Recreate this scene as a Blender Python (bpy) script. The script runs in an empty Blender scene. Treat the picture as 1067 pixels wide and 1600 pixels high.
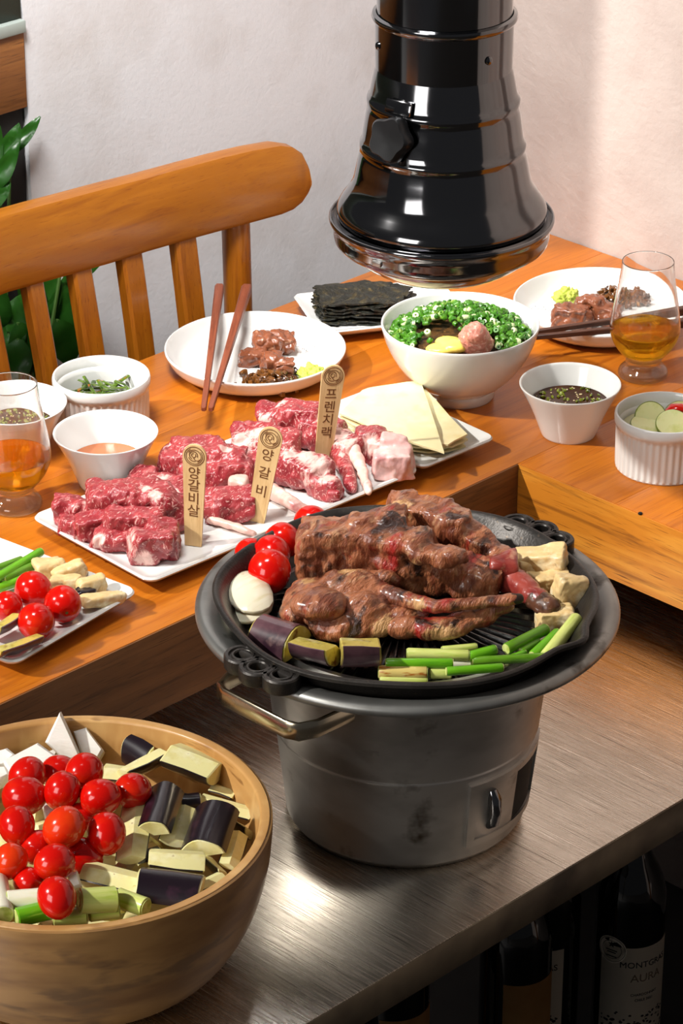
import bpy, bmesh, math, random
import numpy as np
from mathutils import Vector, Matrix, Euler, noise
SC = bpy.context.scene
COL = SC.collection
R_ = math.radians
random.seed(7)

# ------------------------------------------------------------------ camera
W, H, FPX = 1067.0, 1600.0, 4800.0
PITCH, YAW = R_(27.0), R_(45.0)
CF = Vector((math.cos(YAW)*math.cos(PITCH), math.sin(YAW)*math.cos(PITCH), -math.sin(PITCH)))
CR = Vector((math.sin(YAW), -math.cos(YAW), 0.0))
CU = CR.cross(CF)
def ray(px, py): return CF + CR*((px-W/2)/FPX) + CU*((H/2-py)/FPX)
CPOS = Vector((0, 0, .75)) - ray(809.9, 723.4)*2.86
def at(px, py, z):
    r = ray(px, py); return CPOS + r*((z-CPOS.z)/r.z)
def at_y(px, py, Y):
    r = ray(px, py); return CPOS + r*((Y-CPOS.y)/r.y)
def mpp(P): return (Vector(P)-CPOS).dot(CF)/FPX          # metres per pixel at a point
cd = bpy.data.cameras.new('camera'); cam = bpy.data.objects.new('camera', cd); COL.objects.link(cam)
cd.sensor_fit = 'VERTICAL'; cd.sensor_height = 36.0; cd.lens = 36.0*FPX/H; cd.clip_start = .05; cd.clip_end = 50
cam.location = CPOS
cam.rotation_euler = Matrix((CR, CU, -CF)).transposed().to_euler()
SC.camera = cam

# ------------------------------------------------------------------ light
wd = bpy.data.worlds.new('world'); SC.world = wd; wd.use_nodes = True
wb = wd.node_tree.nodes['Background']; wb.inputs[0].default_value = (.95, .95, 1.0, 1); wb.inputs[1].default_value = .055
def look(o, d): o.rotation_euler = Vector(d).to_track_quat('-Z', 'Y').to_euler()
sd = bpy.data.lights.new('sun', 'SUN'); sun = bpy.data.objects.new('sun', sd); COL.objects.link(sun)
sd.energy = 3.9; sd.angle = R_(2.0); sd.color = (1.0, .965, .91); sun.location = (-2, 1, 3); look(sun, (1.0, -.60, -1.0))
def area(name, loc, target, size, power, col, spread=180):
    l = bpy.data.lights.new(name, 'AREA'); o = bpy.data.objects.new(name, l); COL.objects.link(o)
    l.shape = 'RECTANGLE'; l.spread = R_(spread); l.size, l.size_y = size; l.energy = power; l.color = col
    o.location = loc; look(o, Vector(target)-Vector(loc)); return o
area('fill_softbox', (-2.7, -.35, 1.65), (-.1, .0, .8), (1.0, 1.0), 21, (1, .97, .94))  # soft fill added out of view at the left; no window stands there
area('ceiling_spot', (-.75, .02, 2.35), (.10, .61, 1.05), (.4, .4), 11.5, (1, .985, .97), 75)

SC.view_settings.view_transform = 'Standard'; SC.view_settings.look = 'None'
SC.view_settings.gamma = 1.0; SC.view_settings.use_curve_mapping = False; SC.view_settings.exposure = 0.0

# ------------------------------------------------------------------ materials
def lin(c):
    return tuple(((v/255.0)/12.92 if v/255.0 <= .04045 else ((v/255.0+.055)/1.055)**2.4) for v in c[:3]) + (1.0,)
class G:
    def __init__(s, name):
        s.m = bpy.data.materials.new(name); s.m.use_nodes = True; s.t = s.m.node_tree
        s.b = s.t.nodes['Principled BSDF']; s.co = None
    def n(s, ty, **kw):
        x = s.t.nodes.new(ty)
        for k, v in kw.items(): setattr(x, k, v)
        return x
    def l(s, a, b): s.t.links.new(a, b)
    def coord(s, stretch=None):
        if s.co is None:
            s.co = s.n('ShaderNodeTexCoord').outputs['Object']
        if not stretch: return s.co
        mp = s.n('ShaderNodeMapping'); mp.inputs['Scale'].default_value = stretch; s.l(s.co, mp.inputs[0]); return mp.outputs[0]
    def noise(s, scale, stretch=None, detail=4, rough=.55, dist=0.0):
        x = s.n('ShaderNodeTexNoise'); x.inputs['Scale'].default_value = scale; x.inputs['Detail'].default_value = detail
        x.inputs['Roughness'].default_value = rough; x.inputs['Distortion'].default_value = dist
        s.l(s.coord(stretch), x.inputs['Vector']); return x.outputs['Fac']
    def ramp(s, fac, lo, hi, a=0.0, b=1.0):
        x = s.n('ShaderNodeMapRange'); x.inputs[1].default_value = lo; x.inputs[2].default_value = hi
        x.inputs[3].default_value = a; x.inputs[4].default_value = b; s.l(fac, x.inputs[0]); return x.outputs[0]
    def mix(s, fac, a, b):
        x = s.n('ShaderNodeMix', data_type='RGBA')
        if isinstance(fac, float): x.inputs[0].default_value = fac
        else: s.l(fac, x.inputs[0])
        for v, i in ((a, 6), (b, 7)):
            if isinstance(v, tuple): x.inputs[i].default_value = v
            else: s.l(v, x.inputs[i])
        return x.outputs[2]
def M(name, base, rough=.5, metal=0.0, coat=0.0, sss=0.0, trans=0.0, ior=1.45, spec=.5, vary=(), bump=(), attr=(), rvary=None, aniso=0.0, tangent=None, sssr=(1, .3, .2), ssscale=.004, coat_rough=.05):
    """vary: (colour, scale, lo, hi, stretch, detail, distortion); bump: (scale, strength, distance, stretch, detail); attr: (attribute, colour)"""
    g = G(name); b = g.b
    col = lin(base)
    for v in vary:
        v = list(v) + [None, 4, 0.0][len(v)-4:]
        col = g.mix(g.ramp(g.noise(v[1], v[4], v[5], .55, v[6]), v[2], v[3]), col, lin(v[0]))
    for a, c in attr:
        at_ = g.n('ShaderNodeAttribute', attribute_name=a)
        nz = g.noise(95, (1, 2, 1), 6, .6, 1.2)
        ad = g.n('ShaderNodeMath', operation='ADD'); g.l(at_.outputs['Fac'], ad.inputs[0]); ad.operation = 'MULTIPLY_ADD'; ad.inputs[1].default_value = .62; g.l(nz, ad.inputs[2])
        col = g.mix(g.ramp(ad.outputs[0], .78, .98), col, lin(c))
    if isinstance(col, tuple): b.inputs['Base Color'].default_value = col
    else: g.l(col, b.inputs['Base Color'])
    b.inputs['Roughness'].default_value = rough; b.inputs['Metallic'].default_value = metal
    if rvary: g.l(g.ramp(g.noise(rvary[0], rvary[3] if len(rvary) > 3 else None, 5), .3, .7, rvary[1], rvary[2]), b.inputs['Roughness'])
    b.inputs['Coat Weight'].default_value = coat; b.inputs['Coat Roughness'].default_value = coat_rough
    b.inputs['Subsurface Weight'].default_value = sss; b.inputs['Subsurface Radius'].default_value = sssr; b.inputs['Subsurface Scale'].default_value = ssscale
    b.inputs['Transmission Weight'].default_value = trans; b.inputs['IOR'].default_value = ior; b.inputs['Specular IOR Level'].default_value = spec
    if aniso:
        b.inputs['Anisotropic'].default_value = aniso
        if tangent:
            c = g.n('ShaderNodeCombineXYZ')
            for i in range(3): c.inputs[i].default_value = tangent[i]
            g.l(c.outputs[0], b.inputs['Tangent'])
        else:
            tn = g.n('ShaderNodeTangent', direction_type='RADIAL', axis='Z'); g.l(tn.outputs[0], b.inputs['Tangent'])
    prev = None
    for q in bump:
        q = list(q) + [None, 4][len(q)-3:]
        bp = g.n('ShaderNodeBump'); bp.inputs['Strength'].default_value = q[1]; bp.inputs['Distance'].default_value = q[2]
        g.l(g.noise(q[0], q[3], q[4]), bp.inputs['Height'])
        if prev: g.l(prev, bp.inputs['Normal'])
        prev = bp.outputs[0]
    if prev: g.l(prev, b.inputs['Normal'])
    return g.m

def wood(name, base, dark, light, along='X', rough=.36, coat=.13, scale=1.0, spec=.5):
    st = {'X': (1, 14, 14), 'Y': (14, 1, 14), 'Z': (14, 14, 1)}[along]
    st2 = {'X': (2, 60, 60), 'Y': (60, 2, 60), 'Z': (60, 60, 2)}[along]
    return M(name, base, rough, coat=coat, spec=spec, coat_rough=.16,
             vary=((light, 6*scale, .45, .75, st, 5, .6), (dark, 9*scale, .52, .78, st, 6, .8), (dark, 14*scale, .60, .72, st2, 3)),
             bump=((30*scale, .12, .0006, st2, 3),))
m_table = wood('table_wood', (184, 102, 18), (152, 76, 10), (200, 120, 30), scale=.8)
m_apron = wood('apron_wood', (190, 116, 30), (112, 58, 12), (214, 146, 52), 'Y', .45, .1)
m_apron_shade = wood('apron_wood_shaded', (120, 76, 40), (70, 42, 22), (140, 92, 50), 'X', .55, .05)  # same wood, darker: shade of the unlit well side put into the colour
m_chair = wood('chair_wood', (154, 90, 10), (130, 68, 6), (170, 104, 18), 'X', .38, .2)
m_chair_z = wood('chair_slat_wood', (142, 80, 10), (114, 56, 6), (160, 94, 16), 'Z', .38, .2)
m_beam = wood('counter_wood', (122, 76, 36), (70, 40, 18), (150, 98, 48), 'X', .5, 0)
m_bamboo = M('bamboo', (188, 142, 84), .42, coat=.12, coat_rough=.2, vary=(((160, 112, 58), 10, .45, .7, (1, 1, 3), 3), ((206, 164, 104), 40, .5, .75, (1, 1, .3), 3), ((140, 98, 52), 90, .62, .72, (.3, .3, 2), 2)), bump=((120, .1, .0004, (1, 1, .2)),))
m_bamboo_out = M('bamboo_outside', (150, 112, 66), .42, coat=.12, coat_rough=.2, vary=(((120, 84, 48), 9, .45, .65, (1, 1, 4), 3), ((112, 82, 52), 18, .54, .66, (1, 1, 3), 3)), bump=((120, .1, .0004, (1, 1, .2)),))
m_wall_l = M('plaster_grey', (206, 206, 208), .85, vary=(((190, 186, 184), 9, .45, .75),), bump=((170, .22, .0016, None, 5), (28, .06, .003)))
m_wall_r = M('plaster_pink', (186, 172, 164), .85, vary=(((172, 156, 148), 7, .45, .75),), bump=((70, .4, .003, None, 6), (190, .3, .0012)))
m_floor = M('floor_dark', (40, 36, 33), .6, vary=(((26, 23, 21), 6, .4, .7),))
m_cer = M('white_ceramic', (222, 222, 218), .16, coat=.5, spec=.5)
m_steel = M('brushed_steel', (206, 198, 186), .2, metal=1.0, aniso=.5, tangent=(0, 1, 0), vary=(((170, 162, 150), 5, .4, .7), ((236, 230, 220), 18, .58, .66, (70, 1, 1), 4), ((120, 112, 104), 14, .60, .70, (60, 1, 1), 4)),
            bump=((14, .16, .0005, (90, 1, 1), 5), (60, .12, .0003, (40, 1, 1), 3)), rvary=(16, .16, .36, (40, 1, 1)))
m_fascia = M('steel_edge', (124, 114, 96), .42, metal=.8, vary=(((70, 64, 56), 12, .4, .7),), bump=((60, .1, .0004, (1, 8, 8)),))
m_chrome = M('polished_steel', (124, 124, 126), .08, metal=1.0, rvary=(5, .05, .16), bump=((7, .05, .003),))
m_black = M('black_plastic', (14, 14, 15), .38)
m_alu = M('grill_aluminium', (214, 211, 206), .42, metal=1.0, aniso=.55, vary=(((160, 156, 150), 7, .4, .68, (1, 1, 2)), ((104, 94, 82), 22, .62, .75)), rvary=(9, .36, .5), bump=((100, .1, .0004, (1, 1, 8)),))
m_alu_h = M('handle_steel', (196, 184, 160), .2, metal=1.0, rvary=(20, .12, .32))
m_flange = M('cast_flange', (158, 158, 154), .40, metal=.85, vary=(((112, 110, 106), 10, .4, .7), ((58, 48, 38), 30, .6, .75)), bump=((220, .15, .0004), (60, .1, .0006)))
m_iron = M('cast_iron', (62, 58, 54), .38, metal=.5, spec=.6, vary=(((30, 27, 26), 20, .4, .7), ((84, 72, 60), 200, .64, .74)), bump=((420, .5, .0006), (120, .2, .0005)))
m_ironfloor = M('oily_iron', (20, 18, 17), .22, metal=.2, spec=.7, coat=.5, vary=(((40, 30, 20), 60, .6, .75),), bump=((300, .3, .0006),))
def thin_glass(name, col, refr, ior=1.45, tint=(255, 255, 255), edge=.25):
    """Clear glass: Fresnel reflection over straight-through light, with a share of bent light."""
    g = G(name); t = g.t; t.nodes.remove(g.b); out = [n for n in t.nodes if n.type == 'OUTPUT_MATERIAL'][0]
    tr = g.n('ShaderNodeBsdfTransparent'); tr.inputs[0].default_value = lin(col)
    rf = g.n('ShaderNodeBsdfGlass'); rf.inputs['Color'].default_value = lin(tint); rf.inputs['IOR'].default_value = ior; rf.inputs['Roughness'].default_value = 0
    gl = g.n('ShaderNodeBsdfGlossy'); gl.inputs['Roughness'].default_value = .01
    m1 = g.n('ShaderNodeMixShader'); m1.inputs[0].default_value = refr; g.l(tr.outputs[0], m1.inputs[1]); g.l(rf.outputs[0], m1.inputs[2])
    lw = g.n('ShaderNodeLayerWeight'); lw.inputs[0].default_value = .5
    pw = g.n('ShaderNodeMath', operation='POWER'); g.l(lw.outputs['Facing'], pw.inputs[0]); pw.inputs[1].default_value = 3.6
    ma = g.n('ShaderNodeMath', operation='MULTIPLY_ADD'); g.l(pw.outputs[0], ma.inputs[0]); ma.inputs[1].default_value = edge; ma.inputs[2].default_value = edge*.08
    m2 = g.n('ShaderNodeMixShader'); g.l(ma.outputs[0], m2.inputs[0]); g.l(m1.outputs[0], m2.inputs[1]); g.l(gl.outputs[0], m2.inputs[2]); g.l(m2.outputs[0], out.inputs[0]); return g.m
m_glass = thin_glass('clear_glass', (252, 252, 252), .95, 1.45, (255, 255, 255), 0.0)
m_glassbase = thin_glass('solid_glass', (250, 251, 250), .45, 1.45, (255, 255, 255), .6)
m_whisky = thin_glass('whisky', (252, 214, 96), .70, 1.33, (253, 222, 104), 0.0)
m_tomato = M('tomato_skin', (200, 14, 6), .16, coat=.25, sss=.08, vary=(((226, 44, 10), 40, .5, .8),), coat_rough=.06)
m_tomato_o = M('tomato_orange_skin', (222, 56, 12), .16, coat=.25, sss=.08, vary=(((212, 28, 8), 45, .45, .75),), coat_rough=.06)
m_scar = M('stem_scar', (120, 96, 40), .7)
m_egg_skin = M('eggplant_skin', (26, 16, 24), .28, coat=.4, coat_rough=.15, vary=(((66, 34, 52), 40, .58, .8),))
m_egg_skin_c = M('eggplant_skin_grilled', (96, 66, 72), .28, coat=.4, coat_rough=.15, vary=(((44, 22, 34), 30, .42, .62), ((150, 118, 112), 45, .6, .8)))
m_egg = M('eggplant_flesh', (232, 224, 160), .5, sss=.1, ssscale=.003, vary=(((206, 190, 104), 50, .5, .8), ((240, 234, 190), 70, .5, .75), ((150, 106, 44), 130, .70, .78)), bump=((220, .25, .0006),))
m_egg_c = M('eggplant_flesh_grilled', (206, 186, 92), .34, coat=.25, vary=(((150, 140, 40), 70, .5, .7), ((120, 70, 20), 90, .58, .7), ((226, 214, 150), 60, .55, .75)), bump=((160, .5, .0015),))
m_leek = M('leek_pale', (206, 214, 122), .35, coat=.2, sss=.1, vary=(((170, 192, 70), 30, .45, .7, (1, 8, 8)),), bump=((60, .2, .0006, (1, 12, 12)),))
m_leek_w = M('leek_white', (232, 230, 208), .35, coat=.2, sss=.1, vary=(((214, 218, 160), 24, .5, .75, (1, 6, 6)),))
m_leek_g = M('leek_green', (104, 172, 24), .32, coat=.25, vary=(((70, 138, 12), 26, .45, .7, (1, 8, 8)), ((160, 200, 60), 30, .6, .8, (1, 8, 8))))
m_leek_b = M('leek_browned', (214, 190, 110), .35, coat=.2, vary=(((170, 100, 30), 30, .5, .62, (2, 6, 10)), ((226, 216, 150), 40, .6, .75)))
m_asp = M('asparagus_skin', (92, 140, 26), .3, coat=.3, vary=(((60, 100, 14), 30, .45, .7, (1, 5, 5)), ((140, 176, 60), 60, .62, .8)))
m_cut = M('stalk_cut_end', (206, 216, 130), .45, vary=(((170, 186, 80), 150, .45, .65),))
m_mush_w = M('mushroom_raw', (238, 234, 226), .6, sss=.1, bump=((140, .3, .001, (1, 3, 1)),), vary=(((222, 214, 202), 50, .5, .8),))
m_mush = M('mushroom_grilled', (222, 192, 136), .38, coat=.2, sss=.08, vary=(((188, 138, 66), 34, .48, .66), ((236, 224, 186), 60, .5, .7), ((130, 82, 34), 90, .66, .76)), bump=((90, .4, .0012, (1, 3, 1)),))
m_onion = M('onion_grilled', (236, 228, 202), .28, coat=.35, sss=.12, vary=(((214, 200, 150), 26, .5, .75, (1, 6, 1)), ((190, 150, 84), 60, .68, .78)))
m_raw = M('raw_lamb', (160, 54, 58), .34, coat=.35, coat_rough=.22, sss=.1, vary=(((134, 28, 40), 34, .42, .66), ((200, 104, 104), 60, .54, .74, (1, 2.2, 1), 5, 1.2), ((226, 172, 164), 80, .57, .65, (1, 2.6, 1.4), 6, 3.0), ((120, 20, 32), 30, .60, .74)),
          bump=((190, .5, .0016, (1, 2, 1), 5), (60, .4, .003)), attr=(('fat', (226, 184, 174)),))
m_fat = M('raw_fat', (226, 178, 172), .34, coat=.35, coat_rough=.2, sss=.15, vary=(((204, 120, 124), 45, .5, .72), ((238, 212, 202), 60, .5, .7)), bump=((120, .5, .0018, None, 5),))
m_bone = M('raw_bone', (224, 178, 164), .4, coat=.35, coat_rough=.2, vary=(((196, 100, 104), 40, .52, .7, (1, 1, 1)), ((240, 220, 208), 70, .5, .7)), bump=((120, .3, .001),))
m_cook = M('grilled_lamb', (170, 104, 68), .3, coat=.7, coat_rough=.2, vary=(((116, 58, 36), 30, .44, .60, (1, 3, 1), 6, 1.0), ((202, 152, 112), 48, .56, .74, (1, 2.4, 1), 6, 1.0), ((158, 34, 26), 24, .58, .68, (1, 2, 1), 4), ((46, 20, 10), 42, .56, .66, None, 6, .8)),
           bump=((170, .8, .0026, (1, 3.2, 1), 6), (60, .5, .004, (1, 2, 1))), attr=(('fat', (204, 156, 104)),))
m_cookbone = M('cooked_bone', (150, 60, 48), .34, coat=.4, coat_rough=.2, vary=(((110, 24, 26), 40, .46, .66), ((196, 150, 120), 60, .6, .74)), bump=((120, .5, .0015),))
m_char = M('charred_end', (40, 26, 18), .5, vary=(((84, 56, 36), 90, .5, .7),), bump=((200, .5, .001),))
m_endbone = M('browned_bone_end', (96, 58, 40), .4, coat=.3, vary=(((44, 26, 16), 60, .48, .62), ((176, 130, 96), 80, .6, .74)), bump=((120, .5, .0015),))
m_glaze = M('glazed_meat', (126, 70, 44), .25, coat=.6, coat_rough=.12, vary=(((150, 90, 62), 70, .5, .68), ((62, 26, 14), 60, .56, .7), ((190, 140, 110), 110, .62, .72)), bump=((140, .7, .002, None, 6),))
m_relish = M('dark_relish', (104, 62, 22), .2, coat=.6, coat_rough=.1, vary=(((58, 30, 10), 90, .45, .62), ((160, 106, 44), 120, .6, .72)))
m_wasabi = M('wasabi', (186, 198, 84), .65, vary=(((164, 180, 56), 120, .45, .7),), bump=((350, .6, .001),))
m_salt = M('salt', (240, 240, 238), .4)
m_sheet = M('bean_curd_sheet', (236, 222, 172), .5, sss=.15, vary=(((226, 204, 136), 30, .5, .75), ((246, 238, 196), 22, .5, .75)), bump=((60, .3, .0012),))
m_nori = M('seaweed', (22, 23, 13), .5, coat=.12, coat_rough=.3, vary=(((64, 54, 24), 60, .50, .62, None, 6, 1.5), ((92, 78, 46), 150, .62, .72, None, 5), ((8, 12, 9), 40, .5, .7)), bump=((150, 1.0, .004, None, 7), (45, .8, .006)))
m_soy = M('soy_sauce', (56, 28, 6), .05, coat=.0, spec=.35, vary=(((84, 48, 14), 40, .5, .8),))
m_cream = M('spicy_cream', (178, 98, 48), .22, coat=.4, vary=(((166, 86, 40), 50, .5, .75),), bump=((70, .2, .0015),))
m_chili = M('green_chili', (124, 132, 34), .25, coat=.4, vary=(((74, 84, 16), 200, .45, .65),))
m_sesame = M('sesame', (232, 214, 164), .45)
m_scal = M('scallion_green', (72, 128, 26), .34, coat=.15, vary=(((44, 98, 16), 60, .42, .58), ((150, 182, 70), 45, .56, .70)))
m_scal_w = M('scallion_white', (214, 230, 170), .3, coat=.3)
m_flake = M('seasoned_flakes', (84, 56, 26), .45, vary=(((44, 32, 18), 160, .45, .6), ((160, 110, 48), 200, .62, .72)), bump=((300, .8, .0015, None, 6),))
m_butter = M('butter', (244, 220, 104), .3, sss=.2, coat=.2)
m_mince = M('seasoned_roe', (214, 138, 118), .4, sss=.15, coat=.2, vary=(((236, 186, 166), 220, .52, .62), ((150, 60, 40), 260, .66, .72)), bump=((420, .9, .0012, None, 5),))
m_pick = M('pickled_cucumber', (222, 220, 160), .22, coat=.4, sss=.15, vary=(((196, 200, 112), 60, .5, .75),))
m_pick_s = M('cucumber_skin', (112, 124, 40), .3, coat=.3)
m_pepper = M('red_pepper', (206, 26, 12), .15, coat=.6)
m_kimchi = M('dressed_greens', (76, 100, 24), .25, coat=.5, vary=(((40, 60, 14), 80, .45, .6), ((190, 90, 20), 120, .60, .70), ((170, 180, 70), 70, .64, .74)))
m_brine = M('pickle_brine', (206, 204, 160), .05, coat=.3)
m_stick = wood('chopstick_wood', (122, 62, 40), (90, 40, 24), (142, 78, 54), 'X', .45, .05, 3)
m_stick_d = wood('dark_chopstick_wood', (74, 44, 32), (46, 24, 18), (92, 58, 42), 'X', .45, .05, 3)
m_flag = wood('marker_wood', (214, 178, 124), (188, 146, 90), (228, 196, 146), 'Z', .6, 0, 2)
m_burn = M('burnt_engraving', (104, 62, 24), .8)
m_leaf = M('leaf_green', (48, 104, 30), .35, coat=.2, vary=(((28, 72, 18), 14, .4, .65), ((96, 150, 50), 22, .62, .8)))
m_stem = M('plant_stem', (60, 92, 34), .6)
m_pot = M('plant_pot', (36, 34, 33), .6)
m_soil = M('soil', (38, 28, 20), .9)
m_bottle = M('dark_bottle_glass', (10, 12, 9), .05, coat=.5)
m_label_w = M('paper_label', (236, 226, 206), .7)
m_label_o = M('paper_label_tan', (186, 140, 84), .7, vary=(((170, 122, 66), 18, .45, .7),))
m_ink = M('label_ink', (34, 30, 26), .7)
m_ink_b = M('label_ink_soft', (120, 104, 84), .6)
m_pale = M('pale_ledge', (150, 160, 154), .6)
m_dgreen = M('dark_green_paint', (30, 40, 30), .5)
m_dark = M('dark_panel', (10, 9, 8), .7)

# ------------------------------------------------------------------ object helpers
def obj(name, me, mat=None, parent=None, loc=(0, 0, 0), smooth=40):
    if isinstance(me, bmesh.types.BMesh):
        bm = me; me = bpy.data.meshes.new(name); bmesh.ops.recalc_face_normals(bm, faces=bm.faces[:]); bm.to_mesh(me); bm.free()
    o = bpy.data.objects.new(name, me); COL.objects.link(o)
    if mat is not None:
        for m in (mat if isinstance(mat, (list, tuple)) else (mat,)): me.materials.append(m)
    if smooth is not None and len(me.polygons):
        me.polygons.foreach_set('use_smooth', [True]*len(me.polygons))
        try: me.set_sharp_from_angle(angle=R_(smooth))
        except Exception: pass
    if parent: o.parent = parent
    o.location = loc
    return o
def tag(o, label, cat, group=None, kind=None):
    if label: o['label'] = label
    if cat: o['category'] = cat
    if group: o['group'] = group
    if kind: o['kind'] = kind
    return o
def thing(name, label, cat, loc=(0, 0, 0), rz=0.0, group=None):
    o = bpy.data.objects.new(name, None); COL.objects.link(o); o.empty_display_size = .02
    o.location = loc; o.rotation_euler = (0, 0, rz)
    return tag(o, label, cat, group)
def dup(root, loc, rot=None, label=None, group=None, cat=None):
    r = root.copy(); COL.objects.link(r); r.location = loc
    if rot is not None: r.rotation_euler = rot
    if label: r['label'] = label
    if group: r['group'] = group
    for ch in list(root.children):
        c = ch.copy(); COL.objects.link(c); c.parent = r
        for gch in list(ch.children):
            d = gch.copy(); COL.objects.link(d); d.parent = c
    return r
def struct(o): o['kind'] = 'structure'; return o
def lathe(bm, prof, seg=64, cx=0.0, cy=0.0, z0=0.0, rf=None):
    rings = []
    for r, z in prof:
        if r <= 1e-6: rings.append([bm.verts.new((cx, cy, z0+z))])
        else:
            ring = []
            for i in range(seg):
                a = 2*math.pi*i/seg
                rr = r if rf is None else rf(r, z, a)
                ring.append(bm.verts.new((cx+rr*math.cos(a), cy+rr*math.sin(a), z0+z)))
            rings.append(ring)
    for A, B in zip(rings, rings[1:]):
        if len(A) == 1 and len(B) == 1: continue
        for i in range(seg):
            j = (i+1) % seg
            if len(A) == 1: bm.faces.new((A[0], B[j], B[i]))
            elif len(B) == 1: bm.faces.new((A[i], A[j], B[0]))
            else: bm.faces.new((A[i], A[j], B[j], B[i]))
    return rings
def lathe_obj(name, prof, mat, parent=None, loc=(0, 0, 0), seg=64, rf=None, smooth=40):
    bm = bmesh.new(); lathe(bm, prof, seg, rf=rf); return obj(name, bm, mat, parent, loc, smooth)
def rounded(pts, n=6):
    """Chaikin-smoothed open profile."""
    for _ in range(n):
        q = [pts[0]]
        for a, b in zip(pts, pts[1:]):
            q.append((a[0]*.75+b[0]*.25, a[1]*.75+b[1]*.25)); q.append((a[0]*.25+b[0]*.75, a[1]*.25+b[1]*.75))
        q.append(pts[-1]); pts = q
    return pts
def box(bm, c, s, rot=None, bev=0.0):
    mt = Matrix.Translation(c) @ (rot.to_matrix().to_4x4() if isinstance(rot, Euler) else (rot.to_4x4() if rot is not None else Matrix()))
    t = bmesh.new(); bmesh.ops.create_cube(t, size=1.0); bmesh.ops.scale(t, vec=s, verts=t.verts)
    if bev: bmesh.ops.bevel(t, geom=t.edges[:]+t.verts[:], offset=bev, segments=2, profile=.5, affect='EDGES')
    t.transform(mt); merge(bm, t); t.free()
def merge(bm, t, mi=None):
    vm = {v: bm.verts.new(v.co) for v in t.verts}
    for f in t.faces:
        try:
            nf = bm.faces.new([vm[v] for v in f.verts]); nf.material_index = f.material_index if mi is None else mi
        except ValueError: pass
def box_obj(name, lo, hi, mat, parent=None, bev=.002, origin=None):
    lo, hi = Vector(lo), Vector(hi); c = (lo+hi)/2; b = Vector((c.x, c.y, lo.z)) if origin is None else Vector(origin)
    bm = bmesh.new(); box(bm, c-b, hi-lo, None, bev); return obj(name, bm, mat, parent, b)
def frame(axis):
    x = Vector(axis).normalized(); u = Vector((0, 0, 1)) if abs(x.z) < .95 else Vector((0, 1, 0))
    y = u.cross(x).normalized(); z = x.cross(y); return Matrix((x, y, z)).transposed()
def tube(bm, pts, rad, seg=12, cap=True, mi_cap=0, flat=1.0, mi=0):
    pts = [Vector(p) for p in pts]; n = len(pts); rings = []
    rad = rad if isinstance(rad, (list, tuple)) else [rad]*n
    prev = None
    for i, p in enumerate(pts):
        d = (pts[min(i+1, n-1)]-pts[max(i-1, 0)]).normalized()
        if prev is None: fm = frame(d); y, z = fm.col[1], fm.col[2]
        else: y = (y - d*y.dot(d)).normalized(); z = d.cross(y)
        prev = d
        rings.append([bm.verts.new(p + y*(math.cos(2*math.pi*k/seg)*rad[i]) + z*(math.sin(2*math.pi*k/seg)*rad[i]*flat)) for k in range(seg)])
    for A, B in zip(rings, rings[1:]):
        for k in range(seg):
            f = bm.faces.new((A[k], A[(k+1) % seg], B[(k+1) % seg], B[k])); f.material_index = mi
    if cap:
        for rg in (rings[0][::-1], rings[-1]):
            f = bm.faces.new(rg); f.material_index = mi_cap
    return rings
def fbm(p, oct=3): return noise.fractal(p, 1.0, 2.0, oct)
def prims_mesh(bm, prims):
    for q in prims:
        if q[0] == 'e':
            t = bmesh.new(); bmesh.ops.create_icosphere(t, subdivisions=3, radius=1.0)
            r = q[3] if len(q) > 3 and q[3] is not None else Euler((0, 0, 0))
            t.transform(Matrix.Translation(q[1]) @ r.to_matrix().to_4x4() @ Matrix.Diagonal((*q[2], 1))); merge(bm, t); t.free()
        elif q[0] == 'c':
            a, b = Vector(q[1]), Vector(q[2]); n = max(2, int((b-a).length/(min(q[3], q[4])*.5)))
            for i in range(n+1):
                u = i/n; t = bmesh.new(); bmesh.ops.create_icosphere(t, subdivisions=2, radius=q[3]*(1-u)+q[4]*u)
                t.transform(Matrix.Translation(a.lerp(b, u))); merge(bm, t); t.free()
        elif q[0] == 'h':
            t = chunk_bm([2*v for v in q[2]], q[4], 17, min(q[2])*.30, .55); t.transform(Matrix.Translation(q[1]) @ q[3].to_matrix().to_4x4()); merge(bm, t); t.free()
        elif q[0] == 'b':
            box(bm, q[1], tuple(2*v for v in q[2]), q[3] if len(q) > 3 else None, min(q[2])*.35)
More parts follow.
